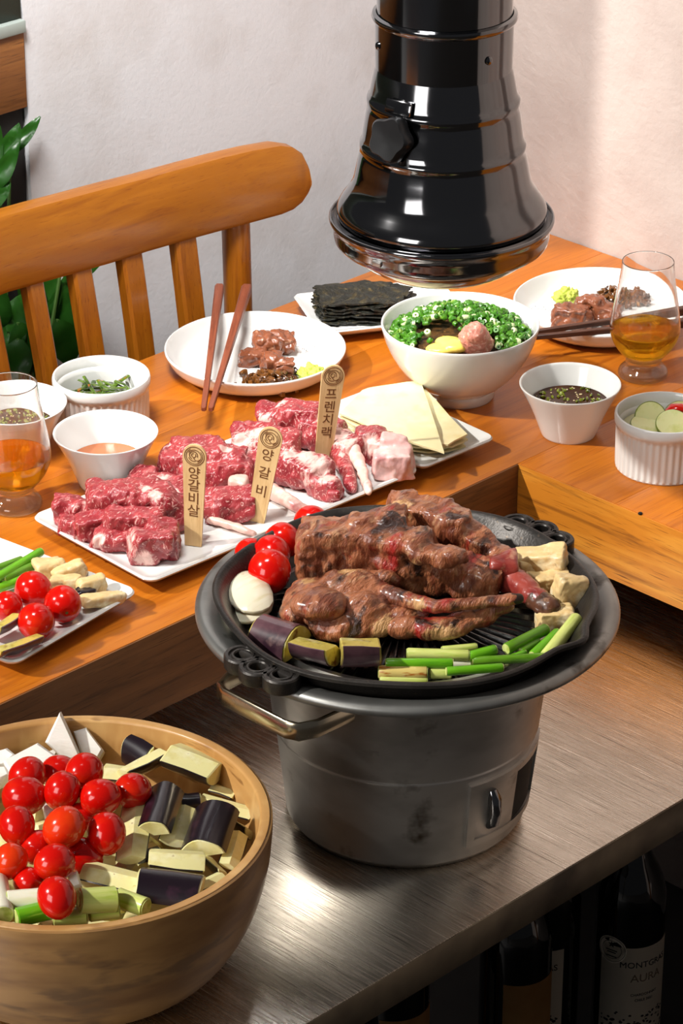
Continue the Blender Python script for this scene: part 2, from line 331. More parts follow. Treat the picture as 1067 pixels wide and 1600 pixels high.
def blob_mesh(name, prims, vox=.0022, smooth=4, amp=.0008, ns=70, seed=0, stretch=(1, 1, 1), zmin=None, fat=None, big=0.0, ridge=0.0):
    """Union of primitives, remeshed into one skin, then wrinkled with noise; 'fat' holds (centre, radius) spots."""
    bm = bmesh.new(); prims_mesh(bm, prims); me = bpy.data.meshes.new(name); bm.to_mesh(me); bm.free()
    o = bpy.data.objects.new(name, me); COL.objects.link(o)
    md = o.modifiers.new('r', 'REMESH'); md.mode = 'VOXEL'; md.voxel_size = vox
    if smooth: ms = o.modifiers.new('s', 'SMOOTH'); ms.factor = .5; ms.iterations = smooth
    dg = bpy.context.evaluated_depsgraph_get(); dg.update()
    nm = bpy.data.meshes.new_from_object(o.evaluated_get(dg)); bpy.data.objects.remove(o); bpy.data.meshes.remove(me)
    n = len(nm.vertices); co = np.empty(n*3); nm.vertices.foreach_get('co', co); co = co.reshape(-1, 3)
    no = np.empty(n*3); nm.vertices.foreach_get('normal', no); no = no.reshape(-1, 3)
    sv = Vector((seed*3.17, seed*1.31, seed*.77))
    if amp:
        d = np.array([fbm(Vector((p[0]*stretch[0]*ns, p[1]*stretch[1]*ns, p[2]*stretch[2]*ns))+sv, 4) for p in co])
        if big: d = d + big*np.array([noise.noise(Vector((p[0]*ns*.6, p[1]*ns*.6, p[2]*ns*.6))-sv) for p in co])
        if ridge: d = d - ridge*np.array([max(0.0, .22-abs(noise.noise(Vector((p[0]*ns*.8, p[1]*ns*.8, p[2]*ns*.8))+sv*2)))/.22 for p in co])
        co = co + no*(d*amp)[:, None]
    if zmin is not None: co[:, 2] = np.maximum(co[:, 2], zmin)
    nm.vertices.foreach_set('co', co.ravel()); nm.update(); nm.name = name
    if fat:
        v = np.zeros(n)
        for c, r in fat:
            v = np.maximum(v, np.clip(1.25-np.linalg.norm(co-np.array(c), axis=1)/r, 0, 1))
        a = nm.attributes.new('fat', 'FLOAT', 'POINT'); a.data.foreach_set('value', v)
    return nm
def recentre(me, parent_loc=None):
    n = len(me.vertices); co = np.empty(n*3); me.vertices.foreach_get('co', co); co = co.reshape(-1, 3)
    b = Vector(((co[:, 0].min()+co[:, 0].max())/2, (co[:, 1].min()+co[:, 1].max())/2, co[:, 2].min())) if parent_loc is None else Vector(parent_loc)
    me.vertices.foreach_set('co', (co-np.array(b)).ravel()); me.update(); return b
def blob(name, prims, mat, label=None, cat=None, group=None, parent=None, **kw):
    me = blob_mesh(name, prims, **kw)
    if parent is not None:
        recentre(me, parent.location); o = obj(name, me, mat, parent, smooth=None)
    else:
        b = recentre(me); o = obj(name, me, mat, None, b, smooth=None)
    me.polygons.foreach_set('use_smooth', [True]*len(me.polygons))
    if label: tag(o, label, cat, group)
    return o
def prism(bm, outline, z0, z1, inset=.0, wob=0.0, seed=0):
    """Outline (x, y) extruded with a small chamfer on top and bottom."""
    n = len(outline); c = Vector((sum(p[0] for p in outline)/n, sum(p[1] for p in outline)/n))
    def loop(z, ins):
        r = []
        for p in outline:
            v = Vector((p[0], p[1])); d = (v-c); L = d.length; v = c + d*((L-ins)/L if L > 0 else 1)
            r.append(bm.verts.new((v.x, v.y, z + (wob*noise.noise(Vector((v.x*40, v.y*40, seed))) if wob else 0))))
        return r
    if inset > 0: Ls = [loop(z0, inset), loop(z0+inset, 0), loop(z1-inset, 0), loop(z1, inset)]
    else: Ls = [loop(z0, 0), loop(z1, 0)]
    for A, B in zip(Ls, Ls[1:]):
        for i in range(n): bm.faces.new((A[i], A[(i+1) % n], B[(i+1) % n], B[i]))
    bm.faces.new(Ls[0][::-1]); bm.faces.new(Ls[-1])
def chunk_bm(size, seed, n=14, bev=.0012, squash=.75):
    """Irregular cut chunk: convex hull of points near a box, edges bevelled."""
    rd = random.Random(seed); bm = bmesh.new()
    for sx in (-1, 1):
        for sy in (-1, 1):
            for sz in (-1, 1):
                bm.verts.new((sx*size[0]/2*rd.uniform(squash, 1), sy*size[1]/2*rd.uniform(squash, 1), sz*size[2]/2*rd.uniform(squash, 1)))
    for _ in range(max(0, n-8)):
        v = Vector([rd.uniform(-.5, .5)*s for s in size]); bm.verts.new(v)
    r = bmesh.ops.convex_hull(bm, input=bm.verts[:])
    bmesh.ops.delete(bm, geom=[v for v in bm.verts if not v.link_faces], context='VERTS')
    bmesh.ops.dissolve_limit(bm, angle_limit=R_(8), verts=bm.verts[:], edges=bm.edges[:])
    bmesh.ops.bevel(bm, geom=bm.edges[:]+bm.verts[:], offset=bev, segments=2, profile=.5, affect='EDGES', clamp_overlap=True)
    return bm
def oriented(o, axis, up, roll=0.0):
    x = Vector(axis).normalized(); z = Vector(up); z = (z-x*z.dot(x)).normalized(); y = z.cross(x)
    m = Matrix((x, y, z)).transposed() @ Matrix.Rotation(roll, 3, 'X'); o.rotation_euler = m.to_euler(); return o
def rr_loop(lx, ly, rc, n=8):
    pts = []
    for cx, cy, a0 in ((lx/2-rc, ly/2-rc, 0), (-lx/2+rc, ly/2-rc, 90), (-lx/2+rc, -ly/2+rc, 180), (lx/2-rc, -ly/2+rc, 270)):
        for i in range(n+1):
            a = R_(a0+90*i/n); pts.append((cx+rc*math.cos(a), cy+rc*math.sin(a)))
    return pts
def rr_plate(name, label, cat, loc, lx, ly, rc, rz, group=None, h=.017):
    """Rectangular dish: flat well, softly raised rim, sloping underside."""
    bm = bmesh.new(); loops = []
    for ins, z in ((.030, 0), (.028, .0), (.012, .006), (.0015, h-.004), (0, h-.0015), (.0012, h), (.0035, h-.0006), (.010, h-.0042), (.016, h-.0050), (.03, h-.0052)):
        pts = rr_loop(lx-2*ins, ly-2*ins, max(.002, rc-ins*.5))
        loops.append([bm.verts.new((x, y, z)) for x, y in pts])
    n = len(loops[0])
    for A, B in zip(loops, loops[1:]):
        for i in range(n): bm.faces.new((A[i], A[(i+1) % n], B[(i+1) % n], B[i]))
    bm.faces.new(loops[0][::-1]); bm.faces.new(loops[-1])
    o = obj(name, bm, m_cer, None, loc, 50); o.rotation_euler = (0, 0, rz); return tag(o, label, cat, group)

TZ = .75           # table top
SZ = .643          # steel shelf
# ------------------------------------------------------------------ the setting
struct(obj('floor', (lambda b: (box(b, (0, 0, -.05), (7, 7, .1)), b)[1])(bmesh.new()), m_floor, None, (0, -.6, 0), None))
WY = .612
def wall_left():
    bm = bmesh.new(); x0 = -.070
    # the free end of the wall is slightly ragged
    zs = [i*.02 for i in range(131)]
    A = [bm.verts.new((x0+.0025*noise.noise(Vector((0, 3, z*30))), WY, z)) for z in zs]; B = [bm.verts.new((.60, WY, z)) for z in zs]
    C = [bm.verts.new((x0+.0025*noise.noise(Vector((0, 9, z*30))), WY+.12, z)) for z in zs]; D = [bm.verts.new((.60, WY+.12, z)) for z in zs]
    for i in range(130):
        for P, Q in ((A, B), (B, D), (D, C), (C, A)): bm.faces.new((P[i], Q[i], Q[i+1], P[i+1]))
    bm.faces.new((A[0], B[0], D[0], C[0])); bm.faces.new((A[-1], B[-1], D[-1], C[-1]))
    return struct(obj('wall_left', bm, m_wall_l, None, (0, 0, 0), 30))
wall_left()
struct(box_obj('wall_right', (.4505, -3.2, 0), (.58, WY, 2.6), m_wall_r, None, .001))
# low counter seen past the end of the wall
CX1 = -.0725
ct = thing('wooden_counter', 'dark cabinet with a wooden front board abutting the end of the grey wall', 'cabinet', (-.6, WY, 0))
c0 = at_y(20, 172, WY).z; c1 = at_y(20, 52, WY).z; c2 = at_y(20, 32, WY).z
def cbox(n, lo, hi, m): return box_obj(n, Vector(lo)-ct.location, Vector(hi)-ct.location, m, ct, .0015)
cbox('base_panel', (-1.2, WY+.004, 0), (CX1, WY+.2, c0), m_dark)
cbox('front_board', (-1.2, WY-.004, c0), (CX1, WY+.2, c1), m_beam)
cbox('ledge', (-1.2, WY-.008, c1), (CX1, WY+.2, c2), m_pale)
cbox('back_panel', (-1.2, WY-.001, c2), (CX1, WY+.2, c2+.12), m_dgreen)

# ------------------------------------------------------------------ the table with its well
TX0, TX1, TY1 = -1.35, .449, .4235
tb = thing('dining_table', 'orange-brown wooden dining table with a sunken cut-out for the grill', 'table', (0, .2, 0))
def tbox(n, lo, hi, m, bev=.001): return box_obj(n, Vector(lo)-tb.location, Vector(hi)-tb.location, m, tb, bev)
ys = [0.0, .141, .282, TY1]
for a, b in zip(ys, ys[1:]): tbox('board', (TX0, a, TZ-.028), (TX1, b, TZ), m_table, .0006)
ys = [0.0, -.118, -.236, -.354, -.472, -.59, -.71, -.83, -.95]
for a, b in zip(ys, ys[1:]): tbox('board', (0, b, TZ-.028), (TX1, a, TZ), m_table, .0006)
tbox('apron', (TX0, .0005, .673), (.018, .018, TZ-.028), m_apron_shade, .0008)
tbox('apron', (.0005, -.95, .673), (.018, 0.0005, TZ-.028), m_apron, .0008)
# the two faces of the well are one board deep each: thin facing boards up to the table edge
tbox('well_facing', (TX0, -.0015, .673), (-.0015, .0004, TZ-.0006), m_apron_shade, .0003)
tbox('well_facing', (-.0015, -.95, .673), (.0004, .0004, TZ-.0006), m_apron, .0003)
for x, y in ((TX0+.04, .385), (.41, -.91)): tbox('leg', (x-.03, y-.03, 0), (x+.03, y+.03, TZ-.028), m_apron_shade, .003)
nl = at(998, 804, TZ); bm = bmesh.new(); lathe(bm, [(0, .0016), (.0016, .0014), (.0022, .0004), (.0022, 0), (0, 0)], 14)
obj('nail_head', bm, m_black, tb, Vector((nl.x+.002, nl.y, TZ))-tb.location)
# steel shelf under the well
FY = -.375
sh = thing('steel_shelf', 'scratched brushed stainless steel shelf below the table cut-out, carrying the grill', 'shelf', (-.4, -.1, 0))
def sbox(n, lo, hi, m, bev=.0008): return box_obj(n, Vector(lo)-sh.location, Vector(hi)-sh.location, m, sh, bev)
sbox('shelf_top', (-1.35, FY, SZ-.012), (.36, .33, SZ), m_steel)
sbox('front_edge', (-1.35, FY-.0012, SZ-.0315), (.36, FY-.0001, SZ-.0005), m_fascia, .0003)
for x, y in ((-1.3, -.33), (.33, .30), (-1.3, .3)): sbox('leg', (x-.02, y-.02, 0), (x+.02, y+.02, SZ-.012), m_fascia)

# ------------------------------------------------------------------ chair behind the table
def make_chair():
    ch = thing('dining_chair', 'honey-coloured wooden chair with a curved top rail and upright slats behind the table', 'chair', (-.05, .49, 0))
    B = ch.location
    def cy(px): return .462 + .030*min(1.0, max(0.0, (475-px)/475.0))**.8
    top = [(474, 275), (470, 252), (460, 234), (445, 225), (428, 222), (380, 231), (330, 243), (280, 256), (220, 272), (160, 287), (100, 303), (50, 316), (0, 330)]
    bot = [(474, 288), (471, 301), (463, 314), (450, 325), (430, 333), (390, 344), (345, 356), (290, 371), (220, 391), (160, 410), (100, 427), (50, 441), (0, 455)]
    st = []
    for t, b in zip(top, bot):
        p, q = at_y(t[0], t[1], cy(t[0])), at_y(b[0], b[1], cy(b[0])); st.append((.5*(p.x+q.x), cy(t[0]), q.z, p.z))
    # the rail goes on, mirrored, beyond the frame
    xc = st[-1][0]-.02
    for s in st[-2::-1][:]: st.append((2*xc-s[0], s[1], st[12][2]*.35+s[2]*.65, st[12][3]*.35+s[3]*.65))
    bm = bmesh.new(); rings = []; th = .025
    for x, y, a, b in st:
        e = min(.006, (b-a)*.3)
        prof = [(-th/2, a+e), (-th/2+e*.4, a+e*.25), (0, a), (th/2-e*.4, a+e*.25), (th/2, a+e), (th/2, b-e), (th/2-e*.4, b-e*.25), (0, b), (-th/2+e*.4, b-e*.25), (-th/2, b-e)]
        rings.append([bm.verts.new(Vector((x, y+d, z))-B) for d, z in prof])
    for P, Q in zip(rings, rings[1:]):
        for i in range(10): bm.faces.new((P[i], P[(i+1) % 10], Q[(i+1) % 10], Q[i]))
    bm.faces.new(rings[0]); bm.faces.new(rings[-1][::-1])
    obj('top_rail', bm, m_chair, ch, (0, 0, 0), 50)
    def slat(px, pw, yt, lean, name='slat'):
        t = at_y(px, yt, cy(px)); w = pw*mpp(t); bm = bmesh.new(); rings = []
        for i in range(13):
            u = i/12; z = t.z+.012 + (.455-t.z-.012)*u
            c = Vector((t.x+lean*u, t.y - .010*math.sin(math.pi*u) - .018*u, z)); hw = w/2/.88
            pr = [(-hw, -.004), (-hw+.003, -.007), (hw-.003, -.007), (hw, -.004), (hw, .007), (hw-.003, .010), (-hw+.003, .010), (-hw, .007)]
            rings.append([bm.verts.new(c+Vector((a, b, 0))-B) for a, b in pr])
        for P, Q in zip(rings, rings[1:]):
            for k in range(8): bm.faces.new((P[k], P[(k+1) % 8], Q[(k+1) % 8], Q[k]))
        bm.faces.new(rings[0]); bm.faces.new(rings[-1]); obj(name, bm, m_chair_z, ch, (0, 0, 0), 35)
    for px, pw, yt, lean in ((284, 38, 370, .006), (199, 37, 392, .012), (120, 34, 412, .022), (46, 30, 432, .026), (-30, 34, 455, .03), (-110, 34, 455, .03)): slat(px, pw, yt, lean)
    t = at_y(378, 348, cy(375))
    for x0, y0 in ((t.x, t.y), (2*xc-t.x, t.y)):
        bm = bmesh.new(); tube(bm, [Vector((x0, y0+.010, t.z+.02))-B, Vector((x0, y0+.008, .75))-B, Vector((x0, y0+.004, .45))-B, Vector((x0, y0+.03, .0))-B], [.0150, .0150, .0155, .014], 20)
        obj('back_post', bm, m_chair_z, ch)
    bm = bmesh.new(); box(bm, Vector((xc, .28, .435))-B, (.43, .36, .035), None, .012); obj('seat', bm, m_chair, ch)
    for sx in (-1, 1):
        bm = bmesh.new(); x = xc+sx*.185; tube(bm, [Vector((x, .15, .42))-B, Vector((x+sx*.01, .15, 0))-B], [.02, .015], 16); obj('front_leg', bm, m_chair_z, ch)
    return ch
make_chair()

# ------------------------------------------------------------------ plant behind the chair
def make_plant():
    base = Vector((-.17, .553, 0)); pl = thing('potted_plant', 'leafy green potted plant behind the chair at the grey wall end', 'plant', base)
    lathe_obj('pot', [(0, 0), (.038, 0), (.04, .005), (.05, .22), (.052, .23), (.048, .23), (.046, .20), (0, .20)], m_pot, pl, (0, 0, 0), 40)
    lathe_obj('soil', [(0, .199), (.0455, .203), (.0455, .2), (0, .19)], m_soil, pl, (0, 0, 0), 24)
    def leaf(L, w, bend):
        bm = bmesh.new(); N = 9; rows = []
        for i in range(N+1):
            u = i/N; hw = w*math.sin(math.pi*min(1, u*.96+.03))**.75*(1-.35*u)+.0006; x = L*u; z = bend*u*u*-1
            rows.append([bm.verts.new((x, s*hw, z + abs(s)*hw*.28 + .002*math.sin(u*9+s*2))) for s in (-1, -.5, 0, .5, 1)])
        for A, Bq in zip(rows, rows[1:]):
            for k in range(4): bm.faces.new((A[k], A[k+1], Bq[k+1], Bq[k]))
        r = bmesh.ops.solidify(bm, geom=bm.faces[:], thickness=.0008)
        return bm
    # (tip pixel, base pixel, plane depth, width)
    L = [((62, 182), (18, 240), .600, .016), ((28, 196), (2, 262), .590, .024), ((30, 225), (-14, 300), .580, .022), ((-2, 200), (-20, 280), .60, .024), ((14, 285), (-20, 330), .58, .02),
         ((170, 402), (96, 428), .566, .020), ((104, 440), (92, 540), .575, .034), ((60, 452), (16, 520), .570, .030), ((112, 575), (92, 500), .560, .030), ((50, 585), (30, 505), .560, .030), ((26, 470), (2, 560), .575, .034),
         ((88, 420), (60, 500), .585, .026), ((20, 610), (30, 530), .555, .028), ((150, 480), (98, 520), .585, .022), ((70, 600), (60, 520), .555, .026), ((-16, 430), (-4, 520), .58, .03), ((36, 418), (60, 500), .59, .026)]
    nd = []
    for i, (tp, bp, Y, w) in enumerate(L):
        w *= .72 if i < 5 else 1.0
        a, b = at_y(bp[0], bp[1], Y), at_y(tp[0], tp[1], Y-.012)
        d = b-a; o = obj('leaf', leaf(d.length, w*.66, d.length*.16), m_leaf, pl, a-base, 60)
        oriented(o, d, Vector((-.5, -.75, .5+.3*math.sin(i*2.1)))); nd.append(a-base)
    bm = bmesh.new()
    for k, a in enumerate(nd):
        r = Vector((random.uniform(-.03, .03), random.uniform(-.03, .03), .2)); mid = (r+a)*.5+Vector((-.015, .01, .05))
        tube(bm, [r, mid, a+Vector((0, .002, 0))], [.0035, .003, .0018], 6)
    obj('stems', bm, m_stem, pl)
make_plant()

# ------------------------------------------------------------------ extractor hood
HP = CPOS + ray(690, 340)*2.65
def make_hood():
    h = thing('extractor_hood', 'polished steel bell-shaped extractor hood hanging on its duct above the grill', 'extractor hood', HP)
    bell = [(.0895, .004), (.091, .009), (.0885, .0155), (.081, .026), (.0765, .034), (.0735, .05), (.0705, .064), (.0712, .0665), (.0712, .0695), (.0692, .072), (.0668, .09), (.0645, .103), (.0652, .106), (.0652, .110), (.063, .1125), (.0605, .126), (.0575, .139)]
    lathe_obj('bell', rounded(bell, 1), m_chrome, h, seg=96)
    lathe_obj('catch_tray', rounded([(.0, -.0505), (.03, -.0495), (.052, -.0455), (.070, -.036), (.083, -.0255), (.0845, -.0235), (.0905, -.0215), (.0935, -.0165), (.0935, -.0065), (.0955, -.003), (.0975, 0), (.0972, .003), (.0955, .0035), (.0938, .0005), (.0915, -.0015), (.0895, .0038), (.07, .001), (0, .001)], 1), m_chrome, h, seg=96)
    lathe_obj('collar', [(.0573, .137), (.0582, .1375), (.0584, .177), (.0603, .1785), (.0615, .181), (.0608, .1838), (.0578, .1850), (.0573, .184)], m_chrome, h, seg=96)
    lathe_obj('duct', [(.0571, .14), (.0571, .9), (.056, .9), (.056, .14)], m_chrome, h, seg=96)
    def on(ang, r, z): return Vector((r*math.cos(ang), r*math.sin(ang), z))
    a = R_(188)
    k = bmesh.new(); lathe(k, [(0, 0), (.0175, 0), (.0185, .002), (.0185, .011), (.0165, .0135), (.006, .0125), (0, .012)], 48, rf=lambda r, z, t: r*(1+.09*math.cos(5*t)) if r > .01 else r)
    kn = obj('damper_knob', k, m_black, h, on(a, .0690, .092)); kn.rotation_euler = Vector((math.cos(a), math.sin(a), .25)).to_track_quat('Z', 'Y').to_euler()
    s = obj('knob_shaft', (lambda b: (lathe(b, [(0, -.012), (.006, -.012), (.006, .001), (0, .001)], 16), b)[1])(bmesh.new()), m_black, kn)
    bmb = bmesh.new(); box(bmb, (0, 0, 0), (.012, .026, .004), None, .0015); br = obj('knob_bracket', bmb, m_chrome, h, on(a, .0645, .118)); br.rotation_euler = (0, R_(75), a)
    for ang, z in ((R_(152), .16), (R_(262), .157)):
        b = bmesh.new(); lathe(b, [(0, .0028), (.0025, .0022), (.0036, .001), (.0036, 0), (0, 0)], 16); sc = obj('screw', b, m_chrome, h, on(ang, .0582, z)); sc.rotation_euler = Vector((math.cos(ang), math.sin(ang), 0)).to_track_quat('Z', 'Y').to_euler()
    b = bmesh.new(); box(b, (0, 0, 0), (.004, .009, .005), None, .001); cl = obj('clip', b, m_alu, h, on(R_(188), .0935, -.012)); cl.rotation_euler = (0, 0, R_(188))
make_hood()

# ------------------------------------------------------------------ charcoal grill pot and its pan
PB = at(633, 1260, SZ); PB.z = SZ
def patch(bm, a0, a1, z0, z1, rf, th, n=14):
    """Curved plate on a round wall, rf(z) the wall radius."""
    F = []
    for i in range(n+1):
        a = a0+(a1-a0)*i/n
        F.append([bm.verts.new((r*math.cos(a), r*math.sin(a), z)) for r, z in ((rf(z0)-.001, z0), (rf(z0)+th, z0), (rf(z1)+th, z1), (rf(z1)-.001, z1))])
    for A, B in zip(F, F[1:]):
        for k in range(4): bm.faces.new((A[k], A[(k+1) % 4], B[(k+1) % 4], B[k]))
    bm.faces.new(F[0]); bm.faces.new(F[-1][::-1])
def make_pot():
    g = thing('charcoal_grill', 'round ribbed aluminium charcoal grill pot with wide flange standing on the steel shelf', 'grill', PB)
    def wr(z): return .0965 + .0185*(z/.17)
    prof = [(0, 0), (.089, 0), (.0935, .0015), (.0960, .005)]
    z = .008
    while z < .164:
        rib = .0006 if int(round(z/.0016)) % 2 else 0.0
        st = .0012 if z > .088 else 0.0
        prof.append((wr(z)+rib+st, z)); z += .0016
    prof += [(.1160, .166), (.1172, .168), (.1172, .184), (.113, .184), (.108, .165), (.088, .01), (0, .008)]
    lathe_obj('body', prof, m_alu, g, seg=128, smooth=60)
    lathe_obj('flange', rounded([(.112, .150), (.1165, .168), (.119, .178), (.150, .1805), (.1605, .1815), (.1660, .1835), (.1690, .187), (.1690, .1905), (.1655, .1935), (.158, .1935), (.149, .190), (.146, .1875), (.138, .1815), (.126, .169), (.121, .166), (.112, .150)], 1), m_flange, g, seg=128)
    lathe_obj('charcoal_bed', [(0, .14), (.09, .138), (.107, .13), (.09, .12), (0, .12)], m_dark, g, seg=32)
    b = bmesh.new(); a0, a1 = R_(252), R_(312)
    patch(b, a0, a1, .073, .079, wr, .0035); patch(b, a0, a1, .018, .024, wr, .0035); patch(b, a0, a0+.07, .024, .073, wr, .0035, 3); patch(b, a1-.07, a1, .024, .073, wr, .0035, 3)
    obj('vent_frame', b, m_alu, g)
    b = bmesh.new(); patch(b, a0+.07, a0+.5, .024, .073, wr, .0022); obj('vent_door', b, m_alu, g)
    b = bmesh.new(); patch(b, a0+.5, a1-.07, .024, .073, wr, .0013); obj('vent_shade_plate', b, m_dark, g)  # near-black plate on the solid wall, painting the shade of an open vent
    am = a0+.22; b = bmesh.new()
    tube(b, [Vector((math.cos(am)*r, math.sin(am)*r, z)) for r, z in ((wr(.064)+.001, .066), (wr(.06)+.005, .060), (wr(.05)+.007, .048), (wr(.04)+.006, .038), (wr(.032)+.001, .032))], [.004, .0055, .0052, .005, .0035], 10); obj('vent_tab', b, m_chrome, g)
    for s in (1, -1):   # strap handles
        path = [(-.114, .052, .160), (-.150, .050, .160), (-.164, .044, .160), (-.168, .034, .160), (-.168, -.034, .160), (-.164, -.044, .160), (-.150, -.050, .160), (-.114, -.052, .160)]
        path = [Vector((x*s, y*s, zz)) for x, y, zz in path]
        b = bmesh.new(); rings = []
        for i, p in enumerate(path):
            d = (path[min(i+1, 7)]-path[max(i-1, 0)]).normalized(); n = Vector((d.y, -d.x, 0))
            rings.append([b.verts.new(p+n*u+Vector((0, 0, w))) for u, w in ((-.0022, -.0065), (-.001, -.0078), (.001, -.0078), (.0022, -.0065), (.0022, .0065), (.001, .0078), (-.001, .0078), (-.0022, .0065))])
        for A, B in zip(rings, rings[1:]):
            for k in range(8): b.faces.new((A[k], A[(k+1) % 8], B[(k+1) % 8], B[k]))
        b.faces.new(rings[0]); b.faces.new(rings[-1][::-1]); obj('handle', b, m_alu_h, g, (0, 0, 0), 45)
make_pot()
PANZ = .850
PC = at(633, 922, PANZ)
FLOORZ = PANZ-.030
def make_pan():
    p = thing('grill_pan', 'black cast iron grill pan with pierced ears on top of the charcoal grill', 'grill pan', (PC.x, PC.y, PANZ-.037))
    asp = math.atan2(-.138, .0)  # spout towards the camera's right
    asp = R_(225+60)
    def rf(r, z, a):
        d = (a-asp+math.pi) % (2*math.pi)-math.pi
        return r*(1+.018*max(0, min(1, (r-.118)/.022))) + (.010*math.exp(-(d/.11)**2) + .0022*math.sin(6*a+.6))*max(0, min(1, (r-.118)/.022))
    Z = .037
    prof = [(0, .0), (.112, 0), (.122, .004), (.136, .021), (.1415, .031), (.1475, .0335), (.1482, .0365), (.1465, .0378), (.1440, .0375), (.1405, .034), (.134, .022), (.1245, .0085), (.118, .0055), (0, .0055)]
    lathe_obj('body', prof, m_iron, p, seg=144, rf=rf, smooth=50)
    # ridged dome
    bm = bmesh.new(); N = 60
    radii = [.008, .03, .06, .09, .108, .117]; rings = []
    def dz(r): return .0185-.0130*(r/.117)**2
    for r in radii:
        ring = []
        for i in range(N*6):
            a = 2*math.pi*i/(N*6); k = i % 6; up = (1 if k in (1, 2) else 0); amp = .0034*min(1, r/.03)*(1 if r < .116 else 0)
            ring.append(bm.verts.new((r*math.cos(a), r*math.sin(a), dz(r)+amp*(up-.6))))
        rings.append(ring)
    for A, B in zip(rings, rings[1:]):
        for i in range(N*6): bm.faces.new((A[i], A[(i+1) % (N*6)], B[(i+1) % (N*6)], B[i]))
    bm.faces.new(rings[0][::-1])
    obj('ridged_plate', bm, m_ironfloor, p, (0, 0, 0), 30)
    for s in (1, -1):
        e = bmesh.new()
        for k in (-1, 0, 1):
            c = (s*(.1610-.0045*abs(k)), k*.0212)
            lathe(e, [(.0064, .0215), (.0064, .0325), (.0072, .0335), (.0086, .0335), (.0092, .0322), (.0105, .0322), (.0112, .0338), (.0138, .0338), (.0148, .0325), (.0148, .0235), (.0135, .0215), (.0064, .0215)], 28, c[0], c[1])
        box(e, (s*.1515, 0, .0285), (.0075, .066, .009), None, .002)
        obj('ear', e, m_iron, p, (0, 0, 0), 35)
make_pan()

# ------------------------------------------------------------------ wooden mixing bowl
WB = at(113, 1276, SZ+.127); WB.z = SZ
WRZ = .127
def make_wood_bowl():
    w = thing('wooden_bowl', 'large round bamboo salad bowl of raw vegetables standing on the steel shelf', 'bowl', WB)
    outer = rounded([(0, .0), (.05, 0), (.085, .0), (.112, .012), (.134, .045), (.146, .085), (.1490, .118), (.1488, .1255)], 3)
    lathe_obj('outer_wall', outer+[(.147, .1262), (.1400, .1262), (.1395, .1250)], m_bamboo_out, w, seg=96)
    inner = rounded([(.1392, .1250), (.138, .115), (.133, .085), (.118, .045), (.095, .018), (.06, .010), (0, .010)], 3)
    lathe_obj('inner_wall', [(.1472, .1258), (.1465, .1270), (.1410, .1272), (.1396, .1262)]+inner, m_bamboo, w, seg=96)
make_wood_bowl()

# ------------------------------------------------------------------ bowls, ramekins and plates
P_RICE = rounded([(.0, .004), (.028, .004), (.030, 0.0), (.0345, 0.0), (.0350, .008), (.0335, .0105), (.046, .018), (.061, .036), (.071, .055), (.0765, .074), (.0765, .077), (.0745, .077), (.0735, .074), (.068, .056), (.058, .038), (.044, .022), (.02, .015), (0, .0145)], 1)
P_SAUCE = rounded([(0, .002), (.022, .0015), (.0235, 0), (.0255, .0), (.0268, .003), (.036, .028), (.0470, .0495), (.0482, .052), (.0474, .0528), (.0456, .0520), (.044, .0485), (.034, .026), (.025, .006), (0, .005)], 1)
P_PLATE = rounded([(0, .0015), (.058, .0015), (.060, 0), (.066, 0), (.070, .002), (.084, .0095), (.0885, .019), (.0902, .0225), (.0896, .0240), (.0878, .0238), (.0858, .019), (.080, .0095), (.074, .006), (.06, .005), (0, .005)], 1)
def lathe_thing(name, prof, label, cat, loc, group=None, seg=80, rf=None, mat=m_cer):
    o = lathe_obj(name, prof, mat, None, loc, seg, rf); return tag(o, label, cat, group)
def flat(px, py, z=TZ):
    p = at(px, py, z); p.z = z; return p
RB = flat(717, 617); lathe_thing('rice_bowl', P_RICE, 'tall footed white bowl heaped with chopped scallions below the hood', 'bowl', RB, seg=96)
SR = flat(888, 677); lathe_thing('sauce_bowl', P_SAUCE, 'small white flared bowl of dark soy sauce with chillies in front of the right glass', 'bowl', SR, 'small flared bowls')
SC1 = flat(168, 755); lathe_thing('sauce_bowl', P_SAUCE, 'small white flared bowl with orange creamy sauce beside the raw boneless lamb', 'bowl', SC1, 'small flared bowls')
SC2 = flat(28, 708); lathe_thing('sauce_bowl', P_SAUCE, 'small white flared bowl of soy dip half hidden behind the left whisky glass', 'bowl', SC2, 'small flared bowls')
def ramekin(label, loc):
    R = .0452; NR = 44
    def rf(r, z, a): return r - (.0012*(.5-.5*math.cos(NR*a))**1.0 if (r > R-.0035 and .003 < z < .0425) else 0)
    prof = [(0, .002), (.039, .002), (.0405, 0), (.0430, .0), (.0442, .0015), (.0445, .004), (.0448, .020), (.0450, .0405), (.0452, .0435), (.0462, .0445), (.0466, .0475), (.0466, .0525), (.0458, .0545), (.0442, .0548), (.0432, .0535), (.0428, .044), (.0412, .0425), (.0405, .039), (.0395, .010), (.034, .006), (0, .006)]
    lathe_thing('ramekin', prof, label, 'ramekin', loc, 'fluted ramekins', NR*6, rf)
RR = flat(1035, 727); ramekin('white fluted ramekin of sliced pickled cucumber at the right edge', RR)
RL = flat(161, 667); ramekin('white fluted ramekin of dressed greens by the chair, behind the creamy sauce', RL)
PL = flat(399, 576); lathe_thing('round_plate', P_PLATE, 'round white plate with upright rim in front of the chair, under two chopsticks', 'plate', PL, 'round plates', 96)
PR = flat(938, 503); lathe_thing('round_plate', P_PLATE, 'round white plate against the right wall, behind the whisky glass', 'plate', PR, 'round plates', 96)
